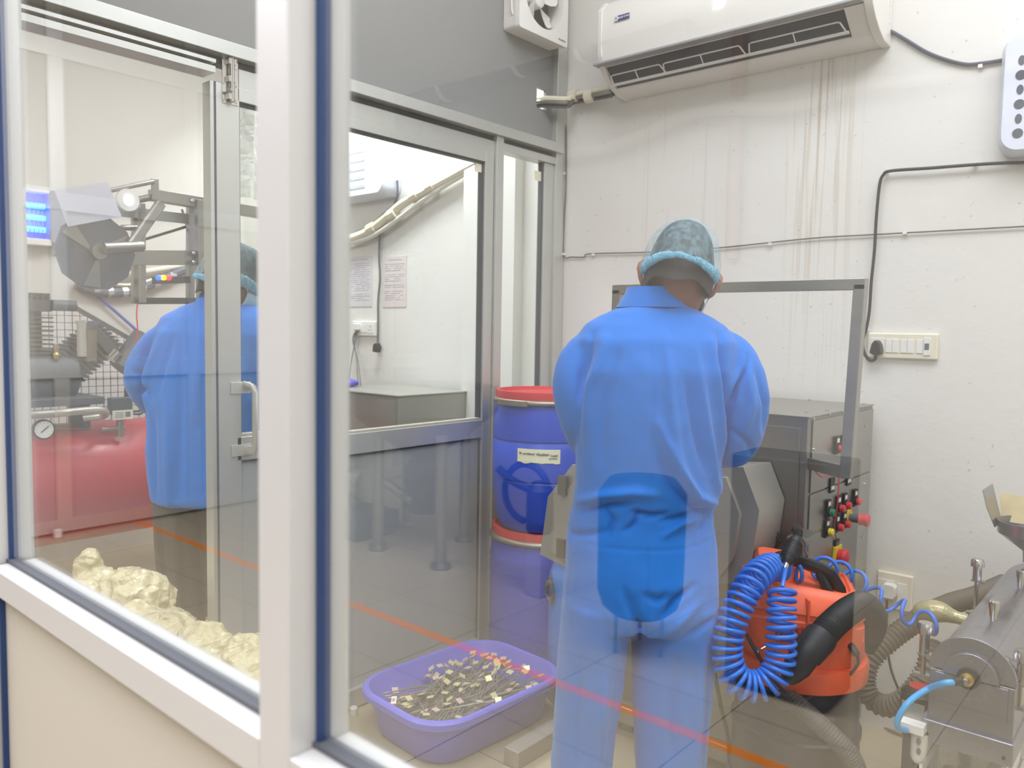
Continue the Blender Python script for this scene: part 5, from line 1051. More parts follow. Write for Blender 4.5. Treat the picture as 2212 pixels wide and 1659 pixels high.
# steel box table with coloured things on it
bx0, bx1 = at(700, 860, Y=2.35), at(861, 860, Y=2.35); zt = at(800, 846, Y=2.45).z
tb = thing('steel_box', 'square steel machine casing behind the partition glass with coloured packets on top', 'machine', (0, 0, 0))
MB().box(bx0.x, bx1.x, 2.35, 2.78, 0.12, zt).build('casing', M_['hood'], tb, bevel=0.003)
MB().box(bx0.x-0.005, bx1.x+0.005, 2.343, 2.79, zt, zt+0.008).build('top_plate', M_['hood'], tb, bevel=0.002)
MB().box(bx1.x-0.14, bx1.x-0.02, 2.344, 2.352, 0.2, zt-0.02).build('access_door', M_['hood'], tb, bevel=0.001)
for x in (bx0.x+0.03, bx1.x-0.06):
    for y in (2.38, 2.74): MB().box(x, x+0.03, y, y+0.03, 0, 0.12).build('foot', M_['iron'], tb)
def packet(label, px, col, sx, seed):
    q = at(px, 838, Y=2.5); mb = MB(); sphere_pts(mb, (q.x, q.y, zt+0.028), sx, 0.05, 0.028, 14, 8)
    me = remesh(mb, 0.006, 1); co, no = coords(me)
    for i in range(len(co)): co[i] = co[i]+no[i]*0.012*noise.noise(Vector(co[i])*28+Vector((seed, 0, 0)))
    co[:, 2] = np.maximum(co[:, 2], zt+0.009); me.vertices.foreach_set('co', co.ravel()); tag(mesh_obj('packet', me, mat('packet_'+col, col, 0.4)), label, 'packet')
packet('crumpled violet packet on the steel casing behind the glass', 752, '#5a50c0', 0.055, 1)
packet('small orange packet beside the violet one on the steel casing', 735, '#f0704a', 0.05, 4)
# ============================================================ PEOPLE
def person_root(label, px, t):
    q = at(px, 720, t=t); return thing('person', label, 'person', (q.x, q.y, 0), math.atan2(RT[1], RT[0]))
def sec(root, py, xl, xr, yc, dy, t, e=2.4, n=28):
    """a cloth cross-section whose left and right edges are read at the body's distance"""
    I = parent_matrix(root).inverted(); a, b = I @ at(xl, py, t=t), I @ at(xr, py, t=t); z = (a.z+b.z)/2; cx = (a.x+b.x)/2; hx = (b.x-a.x)/2; out = []
    for j in range(n):
        th = 2*math.pi*j/n; c, s = math.cos(th), math.sin(th)
        out.append(Vector((cx+hx*math.copysign(abs(c)**(2/e), c), yc+dy*math.copysign(abs(s)**(2/e), s), z+(a.z-z)*0)))
    return out
def shrink(rings, d):
    o = []
    for r_ in rings:
        c = sum(r_, Vector())/len(r_); o.append([c+(p-c)*max(0.3, 1-d/max(0.02, (p-c).length)) for p in r_])
    return o
def head_mesh(mb, T, s=1.0):
    """skull, face, jaw and ears; T places it, face towards +y"""
    def P(x, y, z): return T @ Vector((x*s, y*s, z*s))
    rings = []
    prof = [(-0.112, 0.030, 0.030, 0.062), (-0.098, 0.046, 0.048, 0.050), (-0.075, 0.058, 0.070, 0.030), (-0.045, 0.066, 0.082, 0.014), (-0.01, 0.071, 0.090, 0.004), (0.03, 0.075, 0.097, -0.002), (0.065, 0.074, 0.095, -0.004), (0.09, 0.064, 0.080, -0.006), (0.108, 0.044, 0.055, -0.008), (0.117, 0.018, 0.022, -0.010)]
    for z, rx, ry, yc in prof:
        ring = []
        for j in range(24):
            a = 2*math.pi*j/24; x, y = rx*math.cos(a), ry*math.sin(a)
            f = max(0, math.sin(a))
            if f > 0.7: y += (0.012 if -0.03 < z < 0.0 else 0.004 if z < -0.06 else 0)*(f-0.7)/0.3
            ring.append(P(x, y+yc, z))
        rings.append(ring)
    mb.loft(rings)
    mb.tube([P(0, 0.090, 0.018), P(0, 0.104, -0.012), P(0, 0.112, -0.026), P(0, 0.096, -0.036)], [0.008*s, 0.011*s, 0.014*s, 0.010*s], 10)      # nose
    mb.tube([P(-0.022, 0.093, -0.058), P(0, 0.101, -0.056), P(0.022, 0.093, -0.058)], [0.005*s, 0.007*s, 0.005*s], 8)
    mb.tube([P(-0.022, 0.090, -0.068), P(0, 0.098, -0.068), P(0.022, 0.090, -0.068)], [0.005*s, 0.007*s, 0.005*s], 8)
    for sx in (-1, 1):
        mb.tube([P(sx*0.016, 0.090, 0.030), P(sx*0.036, 0.086, 0.034), P(sx*0.052, 0.074, 0.028)], [0.006*s, 0.007*s, 0.005*s], 8)
        ear = [P(sx*0.070, 0.004, 0.022), P(sx*0.087, -0.010, 0.024), P(sx*0.097, -0.018, 0.004), P(sx*0.092, -0.014, -0.020), P(sx*0.079, 0.0, -0.040), P(sx*0.070, 0.006, -0.026)]
        mb.tube(spline(ear, 3), 0.0065*s, 8); mb.tube([P(sx*0.068, 0.002, 0.012), P(sx*0.082, -0.008, 0.004), P(sx*0.072, 0.0, -0.02)], [0.008*s, 0.010*s, 0.008*s], 8)
def hand_into(mb, W, fwd, dn, side, r=1.0):
    """palm, four curled fingers and a thumb; fwd = direction of the fingers, dn = curl direction, side = thumb side"""
    W, fwd, dn, side = Vector(W), Vector(fwd).normalized(), Vector(dn).normalized(), Vector(side).normalized()
    mb.tube([W-fwd*0.03, W, W+fwd*0.045, W+fwd*0.085], [0.026*r, 0.030*r, 0.038*r, 0.036*r], 14, ry=[0.75, 0.6, 0.42, 0.38])
    for k, (o, L) in enumerate(((0.027, 0.066), (0.009, 0.074), (-0.010, 0.070), (-0.028, 0.055))):
        b = W+fwd*0.08+side*o; p1 = b+fwd*L*0.42+dn*0.006; p2 = p1+(fwd*0.75+dn*0.65).normalized()*L*0.33; p3 = p2+(fwd*0.35+dn*0.95).normalized()*L*0.27
        mb.tube([b-fwd*0.012, b, p1, p2, p3], [0.0095*r, 0.0095*r, 0.009*r, 0.008*r, 0.0065*r], 8)
    b = W+fwd*0.015+side*0.028; mb.tube([b-side*0.012, b, b+(side+fwd*0.6+dn*0.3).normalized()*0.034, b+(side*0.7+fwd+dn*0.6).normalized()*0.062], [0.011*r, 0.0115*r, 0.010*r, 0.008*r], 8)
def folds(me, strokes, root, facing=-1, wide=1.0):
    """press drape lines into the cloth: each stroke is a pixel polyline on the back with a width (m) and depth (m)"""
    co, no = coords(me); disp = np.zeros(len(co)); I = parent_matrix(root).inverted()
    for pts, wdt, amp, t in strokes:
        P = [I @ at(x, y, t=t) for x, y in pts]; P = np.array([[p.x, p.z] for p in P])
        best = np.full(len(co), 9.0); pos = np.zeros(len(co))
        for a, b, k in zip(P, P[1:], range(len(P))):
            ab = b-a; q = co[:, [0, 2]]-a; u = np.clip((q@ab)/ab.dot(ab), 0, 1); d = np.linalg.norm(q-u[:, None]*ab, axis=1)
            m = d < best; best = np.where(m, d, best); pos = np.where(m, (k+u)/(len(P)-1), pos)
        taper = np.sin(np.pi*np.clip(pos*0.92+0.04, 0, 1))**0.7
        disp = disp+amp*(2.1 if wdt > 0.005 else 1.1)*taper*np.exp(-(best/(wdt*0.8))**2)*np.clip(0.3+no[:, 1]*1.8*facing, 0, 1)*(co[:, 1] < 0.06)
    for i in range(len(co)):
        p = Vector(co[i]); disp[i] += 0.0045*noise.noise(Vector((p.x*9, p.y*9, p.z*4.5)))+0.0018*noise.noise(p*26)
    co += no*disp[:, None]; me.vertices.foreach_set('co', co.ravel()); me.update()

def cap_material():
    m = bpy.data.materials.new('sheer_cap'); m.use_nodes = True; nt = m.node_tree; b = nt.nodes['Principled BSDF']; b.inputs['Roughness'].default_value = 0.8
    b.inputs['Base Color'].default_value = lin('#9cc4cf'); tc = nt.nodes.new('ShaderNodeTexCoord'); mp = nt.nodes.new('ShaderNodeMapping'); mp.inputs['Scale'].default_value = (1, 1, 0.35)
    n_ = nt.nodes.new('ShaderNodeTexNoise'); n_.inputs['Scale'].default_value = 90; n_.inputs['Detail'].default_value = 4; mr = nt.nodes.new('ShaderNodeMapRange'); mr.inputs[1].default_value = 0.35; mr.inputs[2].default_value = 0.7; mr.inputs[3].default_value = 0.12; mr.inputs[4].default_value = 0.36
    nt.links.new(tc.outputs['Object'], mp.inputs[0]); nt.links.new(mp.outputs[0], n_.inputs['Vector']); nt.links.new(n_.outputs['Fac'], mr.inputs[0]); nt.links.new(mr.outputs[0], b.inputs['Alpha'])
    return m
M_['cap'] = cap_material(); M_['cap_band'] = mat('gathered_cap_edge', '#84c6e4', 0.85, 0, 0.3, 130, (1, 1, 0.3), bump=0.9, bscale=180, alpha=0.8)
def cap_on(root, T, s, tilt=0.0):
    """bouffant cap: sheer crown plus gathered edge, T is the head transform"""
    def P(x, y, z): return T @ Vector((x*s, y*s, z*s))
    n = 64; rings = []
    for k in range(13):
        f = k/12; z = -0.012+0.144*math.sin(f*math.pi/2); rr = math.cos(f*math.pi/2)**0.45 if f < 1 else 0.0
        ring = []
        for j in range(n):
            a = 2*math.pi*j/n; puff = 1+0.02*math.sin(9*a+3*f)+0.018*math.sin(17*a)*(1-f)+0.05*math.sin(f*3.1)
            back = 0.02*max(0, -math.sin(a))*(1-f)
            ring.append(P((0.092*rr*puff)*math.cos(a)+0.0005, (0.104*rr*puff+back)*math.sin(a)-0.006, z-0.022*max(0, -math.sin(a))*(1-f)))
        rings.append(ring)
    c = MB(); c.loft(rings, cap=False); o = c.build('hair_net_cap', M_['cap'], root, smooth=80)
    e = MB(); rings = []; N = 420
    for j in range(N):
        a = 2*math.pi*j/N; sd = abs(math.cos(a)); bk = max(0, -math.sin(a)); dz = 0.004*math.sin(3*a+1)+0.003*noise.noise(Vector((a*4, 3, 1)))
        pl = 0.0012*math.sin(150*a)+0.002*noise.noise(Vector((a*22, 5, 2))); th = 0.0045+0.0035*sd+pl; hh = 0.0075+0.013*sd**2+0.003*noise.noise(Vector((a*9, 1, 7)))
        cx, cy = 0.0845*math.cos(a), (0.100+0.018*bk)*math.sin(a)-0.006; zc = -0.002-0.036*bk+dz+0.006*sd
        rings.append([P(cx+(th*math.cos(q))*math.cos(a), cy+(th*math.cos(q))*math.sin(a), zc+hh*math.sin(q)) for q in [2*math.pi*k/10 for k in range(10)]])
    rings.append(rings[0]); e.loft(rings, cap=False); e.build('gathered_edge', M_['cap_band'], o, smooth=80)
    h = MB(); rings = []
    for k in range(12):
        f = k/11; z = -0.058+0.190*math.sin(f*math.pi/2); rr = (math.cos(f*math.pi/2)**0.42 if f < 1 else 0.02)*1.045*(0.93 if k == 0 else 1)
        ring = []
        for j in range(36):
            a = 2*math.pi*j/36; fr = max(0, math.sin(a))
            zz = max(z, -0.058+0.105*min(1, fr*1.8)) if (z < 0.06 and fr > 0) else z
            wv = 0.006*math.sin(5*a+1) if k == 0 else 0
            ring.append(P(0.0785*rr*math.cos(a), 0.0985*rr*math.sin(a)-0.005, zz+wv-(0.022*max(0, -math.sin(a))**2 if k == 0 else 0)))
        rings.append(ring)
    h.loft(rings, cap=False); h.build('hair', M_['hair'], root, smooth=70)
    eyes = MB()
    for sx in (-1, 1): sphere_pts(eyes, P(sx*0.031, 0.081, 0.016), 0.0115*s, 0.0115*s, 0.0115*s, 14, 8)
    eo = eyes.build('eyes', M_['paper'], root, smooth=80)
    ir = MB()
    for sx in (-1, 1): sphere_pts(ir, P(sx*0.031, 0.088, 0.016), 0.0055*s, 0.0055*s, 0.0055*s, 12, 8)
    ir.build('iris', M_['hair'], eo, smooth=80)
    mk = MB(); rings = []
    for k in range(9):
        z = -0.105+0.095*k/8; ring = []
        for j in range(17):
            a = R(18+144*j/16); b = 0.008*math.sin(math.pi*k/8)
            rx = 0.071-0.028*max(0, (-0.04-z)/0.065); ring.append(P((rx+b)*math.cos(a), (0.094+b+0.010*math.sin(a)**6-0.022*max(0, (-0.06-z)/0.045))*math.sin(a)+0.008, z))
        rings.append(ring)
    mk.loft(rings, cap=False, close=False); mo = mk.build('face_mask', M_['mask'], root, smooth=80); so = mo.modifiers.new('s', 'SOLIDIFY'); so.thickness = 0.0015
    for sx in (-1, 1):
        lp = [P(sx*0.067, 0.040, -0.018), P(sx*0.077, 0.012, 0.006), P(sx*0.082, -0.012, 0.020), P(sx*0.084, -0.024, 0.006), P(sx*0.0815, -0.020, -0.022), P(sx*0.073, 0.008, -0.055), P(sx*0.062, 0.040, -0.088)]
        MB().tube(spline(lp, 5), 0.0017*s, 6).build('ear_loop', M_['white_band'], mo)
    return o

# --- standing worker, seen from behind
T1 = 1.85
w1 = person_root('person in a blue coverall and sheer blue cap, back turned, bending over the machine', 1400, T1)
IW = parent_matrix(w1).inverted()
def L1(px, py, y=0.0, t=T1): q = IW @ at(px, py, t=t+y); return Vector((q.x, q.y, q.z))
torso = [sec(w1, *a, T1) for a in ((646, 1395, 1470, 0.035, 0.045), (662, 1345, 1500, 0.03, 0.065), (680, 1300, 1540, 0.025, 0.085), (702, 1266, 1572, 0.02, 0.10), (735, 1244, 1592, 0.01, 0.118), (800, 1238, 1588, 0.0, 0.132), (900, 1242, 1560, 0.0, 0.138), (980, 1242, 1546, 0.0, 0.135), (1050, 1240, 1546, 0.0, 0.132), (1092, 1236, 1538, 0.0, 0.124), (1118, 1229, 1534, 0.0, 0.126), (1160, 1222, 1541, 0.0, 0.138), (1230, 1219, 1545, -0.005, 0.150), (1290, 1212, 1546, -0.008, 0.148), (1330, 1210, 1545, -0.008, 0.135))]
def leg(rows): return [sec(w1, *a, T1, 2.2) for a in rows]
legL = leg(((1285, 1214, 1372, -0.005, 0.135), (1350, 1210, 1362, -0.005, 0.125), (1420, 1206, 1350, 0.0, 0.112), (1500, 1201, 1340, 0.0, 0.105), (1570, 1196, 1330, 0.005, 0.098), (1660, 1190, 1322, 0.01, 0.092), (1780, 1190, 1318, 0.01, 0.09), (1900, 1190, 1318, 0.005, 0.085)))
legR = leg(((1285, 1366, 1547, -0.005, 0.135), (1350, 1366, 1544, -0.005, 0.125), (1420, 1366, 1542, 0.0, 0.112), (1500, 1366, 1538, 0.0, 0.105), (1570, 1369, 1532, 0.005, 0.098), (1660, 1374, 1524, 0.01, 0.092), (1780, 1380, 1520, 0.01, 0.09), (1900, 1384, 1518, 0.005, 0.085)))
armL = ([L1(1305, 742, 0.015), L1(1270, 768, 0.012), L1(1252, 810, 0.0), L1(1252, 855, -0.01), L1(1262, 915, 0.01), L1(1276, 950, 0.07), L1(1310, 965, 0.17), L1(1345, 968, 0.24)], [0.042, 0.056, 0.063, 0.062, 0.056, 0.052, 0.044, 0.038])
armR = ([L1(1540, 742, 0.015), L1(1572, 770, 0.012), L1(1592, 815, 0.0), L1(1601, 865, -0.01), L1(1598, 915, 0.0), L1(1588, 955, 0.03), L1(1570, 972, 0.10), L1(1530, 972, 0.17), L1(1490, 968, 0.23)], [0.042, 0.058, 0.063, 0.066, 0.063, 0.056, 0.050, 0.043, 0.037])
mb = MB(); mb.loft(torso); mb.loft(legL); mb.loft(legR); mb.tube(spline(armL[0], 3), list(np.interp(np.linspace(0, 7, 22), range(8), armL[1])), 18); mb.tube(spline(armR[0], 3), list(np.interp(np.linspace(0, 8, 25), range(9), armR[1])), 18)
me = remesh(mb, 0.0055, 7)
ST = [(((1383, 668), (1388, 760), (1388, 900), (1384, 1000), (1378, 1090)), 0.0035, -0.0030, T1), (((1376, 1110), (1375, 1200), (1370, 1330)), 0.0035, -0.003, T1),
      (((1536, 720), (1542, 830), (1552, 930), (1552, 1000)), 0.010, -0.011, T1), (((1515, 735), (1535, 880), (1548, 1010), (1545, 1060)), 0.012, 0.008, T1),
      (((1478, 750), (1500, 900), (1520, 1010), (1540, 1060)), 0.012, 0.007, T1), (((1455, 800), (1478, 920), (1500, 1000)), 0.013, -0.007, T1),
      (((1418, 720), (1424, 850), (1436, 950), (1462, 1030)), 0.013, 0.006, T1), (((1400, 900), (1440, 990), (1480, 1050), (1535, 1078)), 0.012, 0.010, T1), (((1395, 950), (1430, 1030), (1475, 1078), (1535, 1100)), 0.011, -0.009, T1),
      (((1275, 720), (1252, 800), (1245, 860)), 0.010, -0.008, T1), (((1300, 730), (1268, 830), (1258, 940)), 0.012, 0.007, T1), (((1322, 760), (1290, 880), (1285, 980)), 0.014, -0.005, T1),
      (((1345, 1080), (1385, 1088), (1420, 1084)), 0.007, -0.010, T1), (((1240, 1075), (1290, 1050), (1350, 1040), (1400, 1045)), 0.012, 0.008, T1), (((1250, 1095), (1300, 1070), (1345, 1066)), 0.009, -0.008, T1),
      (((1290, 1075), (1310, 1100), (1300, 1130)), 0.008, -0.007, T1), (((1362, 1080), (1352, 1105), (1330, 1120)), 0.007, -0.008, T1), (((1405, 1100), (1450, 1092), (1530, 1085)), 0.008, -0.009, T1), (((1410, 1130), (1450, 1105), (1480, 1098)), 0.007, 0.007, T1),
      (((1490, 1125), (1515, 1095), (1535, 1080)), 0.008, -0.007, T1), (((1222, 1152), (1300, 1152), (1380, 1155), (1460, 1154), (1540, 1144)), 0.0035, -0.0025, T1), (((1300, 1120), (1240, 1138), (1225, 1145)), 0.008, -0.006, T1),
      (((1370, 1240), (1395, 1250), (1415, 1240)), 0.010, -0.006, T1), (((1400, 1290), (1430, 1250), (1470, 1225)), 0.010, -0.008, T1), (((1355, 1290), (1362, 1320), (1366, 1350)), 0.014, -0.012, T1), (((1450, 1330), (1490, 1310), (1520, 1300)), 0.009, -0.007, T1), (((1330, 1230), (1345, 1270), (1358, 1300)), 0.012, -0.005, T1),
      (((1410, 1320), (1440, 1290), (1480, 1262)), 0.012, 0.006, T1), (((1612, 745), (1598, 790), (1572, 830), (1558, 880), (1552, 960)), 0.0062, -0.006, T1), (((1606, 742), (1590, 790), (1562, 828), (1550, 870)), 0.009, 0.004, T1), (((1620, 800), (1640, 870), (1640, 930)), 0.011, -0.007, T1), (((1600, 780), (1605, 870), (1590, 930)), 0.011, 0.006, T1), (((1560, 920), (1600, 950), (1625, 985)), 0.009, -0.006, T1),
      (((1300, 1400), (1290, 1500), (1285, 1650)), 0.016, 0.007, T1), (((1250, 1380), (1240, 1500), (1235, 1650)), 0.014, -0.006, T1), (((1490, 1360), (1490, 1500), (1485, 1650)), 0.016, 0.007, T1), (((1440, 1380), (1436, 1500), (1440, 1650)), 0.014, -0.006, T1), (((1515, 1380), (1510, 1500), (1505, 1650)), 0.010, -0.005, T1)]
folds(me, ST, w1)
cov = mesh_obj('coverall', me, M_['blue_cloth'], w1)
# stand collar
cr = []
for py, xl, xr, yc, dy in ((664, 1335, 1502, 0.034, 0.080), (650, 1345, 1492, 0.036, 0.076), (632, 1356, 1480, 0.040, 0.070), (619, 1361, 1474, 0.042, 0.066)):
    cr.append(sec(w1, py, xl, xr, yc, dy, T1, 2.1, 40))
cin = [shrink([r_], 0.006)[0] for r_ in cr][::-1]
co_ = MB().loft(cr+cin, cap=False).build('collar', M_['blue_cloth'], cov, smooth=60)
# head: bent forward, tilted
hc1 = L1(1468, 586, 0.05)
TH = Matrix.Translation(hc1) @ Matrix.Rotation(R(-9), 4, 'Z') @ Matrix.Rotation(R(9.5), 4, 'Y') @ Matrix.Rotation(R(-34), 4, 'X') @ Matrix.Translation((0, 0, -0.02))
bm_ = MB(); head_mesh(bm_, TH, 0.98)
bm_.tube([L1(1432, 690, 0.03), L1(1440, 650, 0.035), L1(1452, 610, 0.035), hc1-Vector((0, -0.01, 0.03))], [0.070, 0.060, 0.058, 0.060], 18)
for rg_ in (torso, legL, legR): bm_.loft(shrink(rg_, 0.042))
for P_, r_ in (armL, armR): bm_.tube(spline(P_, 2), list(np.interp(np.linspace(0, len(r_)-1, 2*(len(r_)-1)+1), range(len(r_)), [max(0.024, q-0.030) for q in r_])), 14)
hl, hr = armL[0][-1], armR[0][-1]
hand_into(bm_, hl+Vector((0.01, 0.02, 0)), (0.35, 1, -0.25), (0, 0.1, -1), (1, -0.3, 0)); hand_into(bm_, hr+Vector((-0.01, 0.02, 0)), (-0.35, 1, -0.25), (0, 0.1, -1), (-1, -0.3, 0))
for a, sx in ((1254, -1), (1452, 1)):
    q = L1(a, 1900, 0.0); bm_.tube([Vector((q.x, 0.01, 0.22)), Vector((q.x, 0.0, 0.09)), Vector((q.x, 0.02, 0.06))], [0.045, 0.038, 0.04], 14)
me = remesh(bm_, 0.0042, 3); body = mesh_obj('body', me, M_['skin'], w1)
cap_on(w1, TH, 1.0)
for a in (1254, 1452):
    q = L1(a, 1900, 0.0); sh_ = MB(); rings = []
    for y, hx, hz in ((-0.085, 0.026, 0.035), (-0.075, 0.036, 0.06), (-0.02, 0.040, 0.085), (0.05, 0.044, 0.07), (0.12, 0.048, 0.05), (0.165, 0.042, 0.038), (0.185, 0.020, 0.022)):
        rings.append([Vector((q.x+hx*math.cos(th), y, max(0.0, hz*0.5+hz*0.5*math.sin(th)*1.1))) for th in [2*math.pi*j/20 for j in range(20)]])
    sh_.loft(rings).build('shoe', M_['black_rub'], w1, smooth=60)

# --- worker in the next room: long coat, dark trousers, head turned right and down
T2 = 2.98
w2 = person_root('person in a long blue coat, cap and mask, stooping in the room beyond the doorway', 440, T2)
I2 = parent_matrix(w2).inverted()
def L2(px, py, y=0.0): return I2 @ at(px, py, t=T2+y)
coat = [sec(w2, *a, T2) for a in ((648, 420, 520, 0.06, 0.05), (662, 380, 560, 0.05, 0.085), (685, 345, 590, 0.035, 0.11), (720, 325, 605, 0.02, 0.13), (800, 318, 600, 0.0, 0.145), (880, 318, 585, 0.0, 0.15), (960, 320, 575, 0.0, 0.15), (1030, 326, 575, 0.0, 0.155), (1070, 333, 575, 0.0, 0.155), (1082, 336, 574, 0.0, 0.15))]
aL = ([L2(378, 712, 0.02), L2(342, 742, 0.02), L2(318, 780, 0.03), L2(306, 818, 0.04), L2(320, 856, 0.10), L2(345, 880, 0.22), L2(380, 890, 0.34)], [0.048, 0.060, 0.066, 0.064, 0.058, 0.050, 0.040])
aR = ([L2(545, 705, 0.02), L2(578, 750, 0.02), L2(592, 810, 0.03), L2(585, 860, 0.08), L2(560, 885, 0.2), L2(530, 890, 0.32)], [0.062, 0.068, 0.064, 0.060, 0.050, 0.040])
mb = MB(); mb.loft(coat)
for P_, r_ in (aL, aR): mb.tube(spline(P_, 3), list(np.interp(np.linspace(0, len(r_)-1, 3*(len(r_)-1)+1), range(len(r_)), r_)), 18)
me = remesh(mb, 0.010, 4)
folds(me, [(((345, 700), (325, 760), (322, 850), (326, 950)), 0.018, -0.014, T2), (((372, 720), (350, 800), (335, 870)), 0.018, 0.011, T2), (((400, 730), (385, 790), (370, 850)), 0.016, -0.008, T2), (((420, 700), (425, 850), (424, 1060)), 0.016, -0.006, T2), (((395, 860), (400, 980), (402, 1075)), 0.022, 0.009, T2),
           (((360, 880), (362, 980), (366, 1070)), 0.02, -0.008, T2), (((355, 860), (330, 815), (295, 800)), 0.012, -0.010, T2), (((300, 850), (320, 835), (345, 842)), 0.012, -0.010, T2), (((520, 720), (540, 800), (560, 850)), 0.018, -0.010, T2), (((455, 690), (460, 800), (455, 900)), 0.02, 0.006, T2)], w2)
ct = mesh_obj('coat', me, M_['blue_coat'], w2)
cr = [sec(w2, py, xl, xr, yc, dy, T2, 2.1, 36) for py, xl, xr, yc, dy in ((664, 408, 532, 0.055, 0.085), (648, 412, 520, 0.06, 0.08), (622, 428, 512, 0.07, 0.07))]
MB().loft(cr+[shrink([r_], 0.008)[0] for r_ in cr][::-1], cap=False).build('collar', M_['blue_coat'], ct, smooth=60)
hc2 = L2(510, 604, 0.06)
TH2 = Matrix.Translation(hc2) @ Matrix.Rotation(R(-58), 4, 'Z') @ Matrix.Rotation(R(-24), 4, 'X') @ Matrix.Translation((0, 0, -0.015))
bm_ = MB(); head_mesh(bm_, TH2, 1.08)
bm_.tube([L2(468, 700, 0.05), L2(475, 660, 0.06), L2(488, 630, 0.06), hc2-Vector((0, 0, 0.03))], [0.070, 0.060, 0.056, 0.06], 18); bm_.loft(shrink(coat, 0.05))
for P_, r_ in (aL, aR): bm_.tube(spline(P_, 2), list(np.interp(np.linspace(0, len(r_)-1, 2*(len(r_)-1)+1), range(len(r_)), [max(0.024, q-0.030) for q in r_])), 14)
hand_into(bm_, aL[0][-1]+Vector((0.01, 0.02, 0)), (0.4, 1, -0.2), (0, 0.1, -1), (1, -0.3, 0)); hand_into(bm_, aR[0][-1]+Vector((-0.01, 0.02, 0)), (-0.4, 1, -0.2), (0, 0.1, -1), (-1, -0.3, 0))
for px in (400, 500):
    q = L2(px, 1080, 0.0); bm_.tube([Vector((q.x, 0, 0.75)), Vector((q.x, 0, 0.45)), Vector((q.x, 0, 0.09)), Vector((q.x, 0.02, 0.06))], [0.075, 0.055, 0.038, 0.04], 14)
me = remesh(bm_, 0.006, 3); mesh_obj('body', me, M_['skin'], w2)
cap_on(w2, TH2, 1.12)
tr_ = MB()
for px in (392, 498):
    q = L2(px, 1080, 0.0); tr_.tube([Vector((q.x, 0, 0.80)), Vector((q.x, 0, 0.62)), Vector((q.x-0.005, 0, 0.4)), Vector((q.x, 0, 0.09))], [0.115, 0.10, 0.088, 0.08], 20)
me = remesh(tr_, 0.012, 3); folds(me, [(((365, 1100), (368, 1250), (372, 1390)), 0.02, -0.01, T2), (((400, 1100), (402, 1250), (404, 1390)), 0.02, 0.01, T2)], w2); mesh_obj('trousers', me, M_['dark_cloth'], w2)
for px in (392, 498):
    q = L2(px, 1080, 0.0); sh_ = MB(); rings = []
    for y, hx, hz in ((-0.085, 0.026, 0.035), (-0.075, 0.036, 0.06), (-0.02, 0.040, 0.085), (0.05, 0.044, 0.07), (0.12, 0.048, 0.05), (0.165, 0.042, 0.038), (0.185, 0.020, 0.022)):
        rings.append([Vector((q.x+hx*math.cos(th), y, max(0.0, hz*0.5+hz*0.5*math.sin(th)*1.1))) for th in [2*math.pi*j/20 for j in range(20)]])
    sh_.loft(rings).build('shoe', M_['black_rub'], w2, smooth=60)
# ============================================================ the hall behind the photographer, seen only as reflections in the big window
def vm(px, py, **k):
    """point whose mirror image in the window shows at this pixel"""
    p = at(px, py, **k); return Vector((p.x, 2*G-p.y, p.z))
hs = thing('hopper_stand', 'steel hopper on round flanged legs, reflected in the window over the lower partition panel', 'hopper')
feet = [vm(817, 1187, Z=0), vm(952, 1227, Z=0), vm(1003, 1168, Z=0)]; feet.append(feet[0]+feet[2]-feet[1])
hcx = sum(f.x for f in feet)/4; hcy = sum(f.y for f in feet)/4
for f in feet:
    MB().lathe([(0.055, 0), (0.06, 0.01), (0.055, 0.03), (0.034, 0.035), (0.034, 0.76)], 24, (f.x, f.y, 0)).build('leg', M_['steel'], hs)
MB().lathe([(0.05, 0.55), (0.10, 0.60), (0.30, 0.74), (0.44, 0.86), (0.45, 1.0), (0.46, 1.0), (0.46, 0.85), (0.31, 0.72), (0.11, 0.58), (0.05, 0.53)], 48, (hcx, hcy, 0)).build('bowl', M_['steel_dark'], hs, smooth=40)
MB().lathe([(0.11, 0.22), (0.13, 0.25), (0.13, 0.50), (0.10, 0.54)], 28, (hcx+0.02, hcy, 0)).build('drive_unit', M_['black_rub'], hs)
MB().cyl((hcx-0.30, hcy+0.1, 0.40), (hcx+0.05, hcy+0.12, 0.30), 0.03).build('outlet_pipe', M_['chrome'], hs)
q = vm(735, 1035, t=5.3)
bm2 = thing('large_motor', 'large grey motor on a dark base, reflected in the window left of the hopper', 'motor')
MB().lathe([(0.10, 0), (0.17, 0.02), (0.18, 0.05), (0.18, 0.50), (0.16, 0.54)], 36, (q.x-0.40, q.y, q.z), 'X').build('casing', M_['steel'], bm2, smooth=35)
MB().lathe([(0.11, 0), (0.11, 0.16)], 28, (q.x+0.14, q.y, q.z), 'X').build('coupling', M_['chrome'], bm2)
MB().box(q.x-0.42, q.x+0.40, q.y-0.18, q.y+0.18, 0, q.z-0.17).build('base', M_['iron'], bm2, bevel=0.01)
q = vm(1160, 1090, t=4.0)
pu = thing('transfer_pump', 'dark pump with a looped black hose, reflected over the blue barrel', 'pump')
MB().lathe([(0.06, 0.0), (0.07, 0.02), (0.07, 0.22), (0.04, 0.26)], 24, (q.x+0.02, q.y, q.z-0.14)).build('body', M_['black_rub'], pu)
MB().box(q.x-0.03, q.x+0.07, q.y-0.05, q.y+0.05, 0, q.z-0.14).build('pedestal', M_['cream_panel'], pu, bevel=0.005)
lpz = [(q.x+0.03+0.15*math.cos(a)-0.10, q.y, q.z+0.05+0.15*math.sin(a)) for a in [R(-20+15*k) for k in range(20)]]
MB().tube(lpz, 0.018, 10).build('hose_loop', M_['black_rub'], pu)
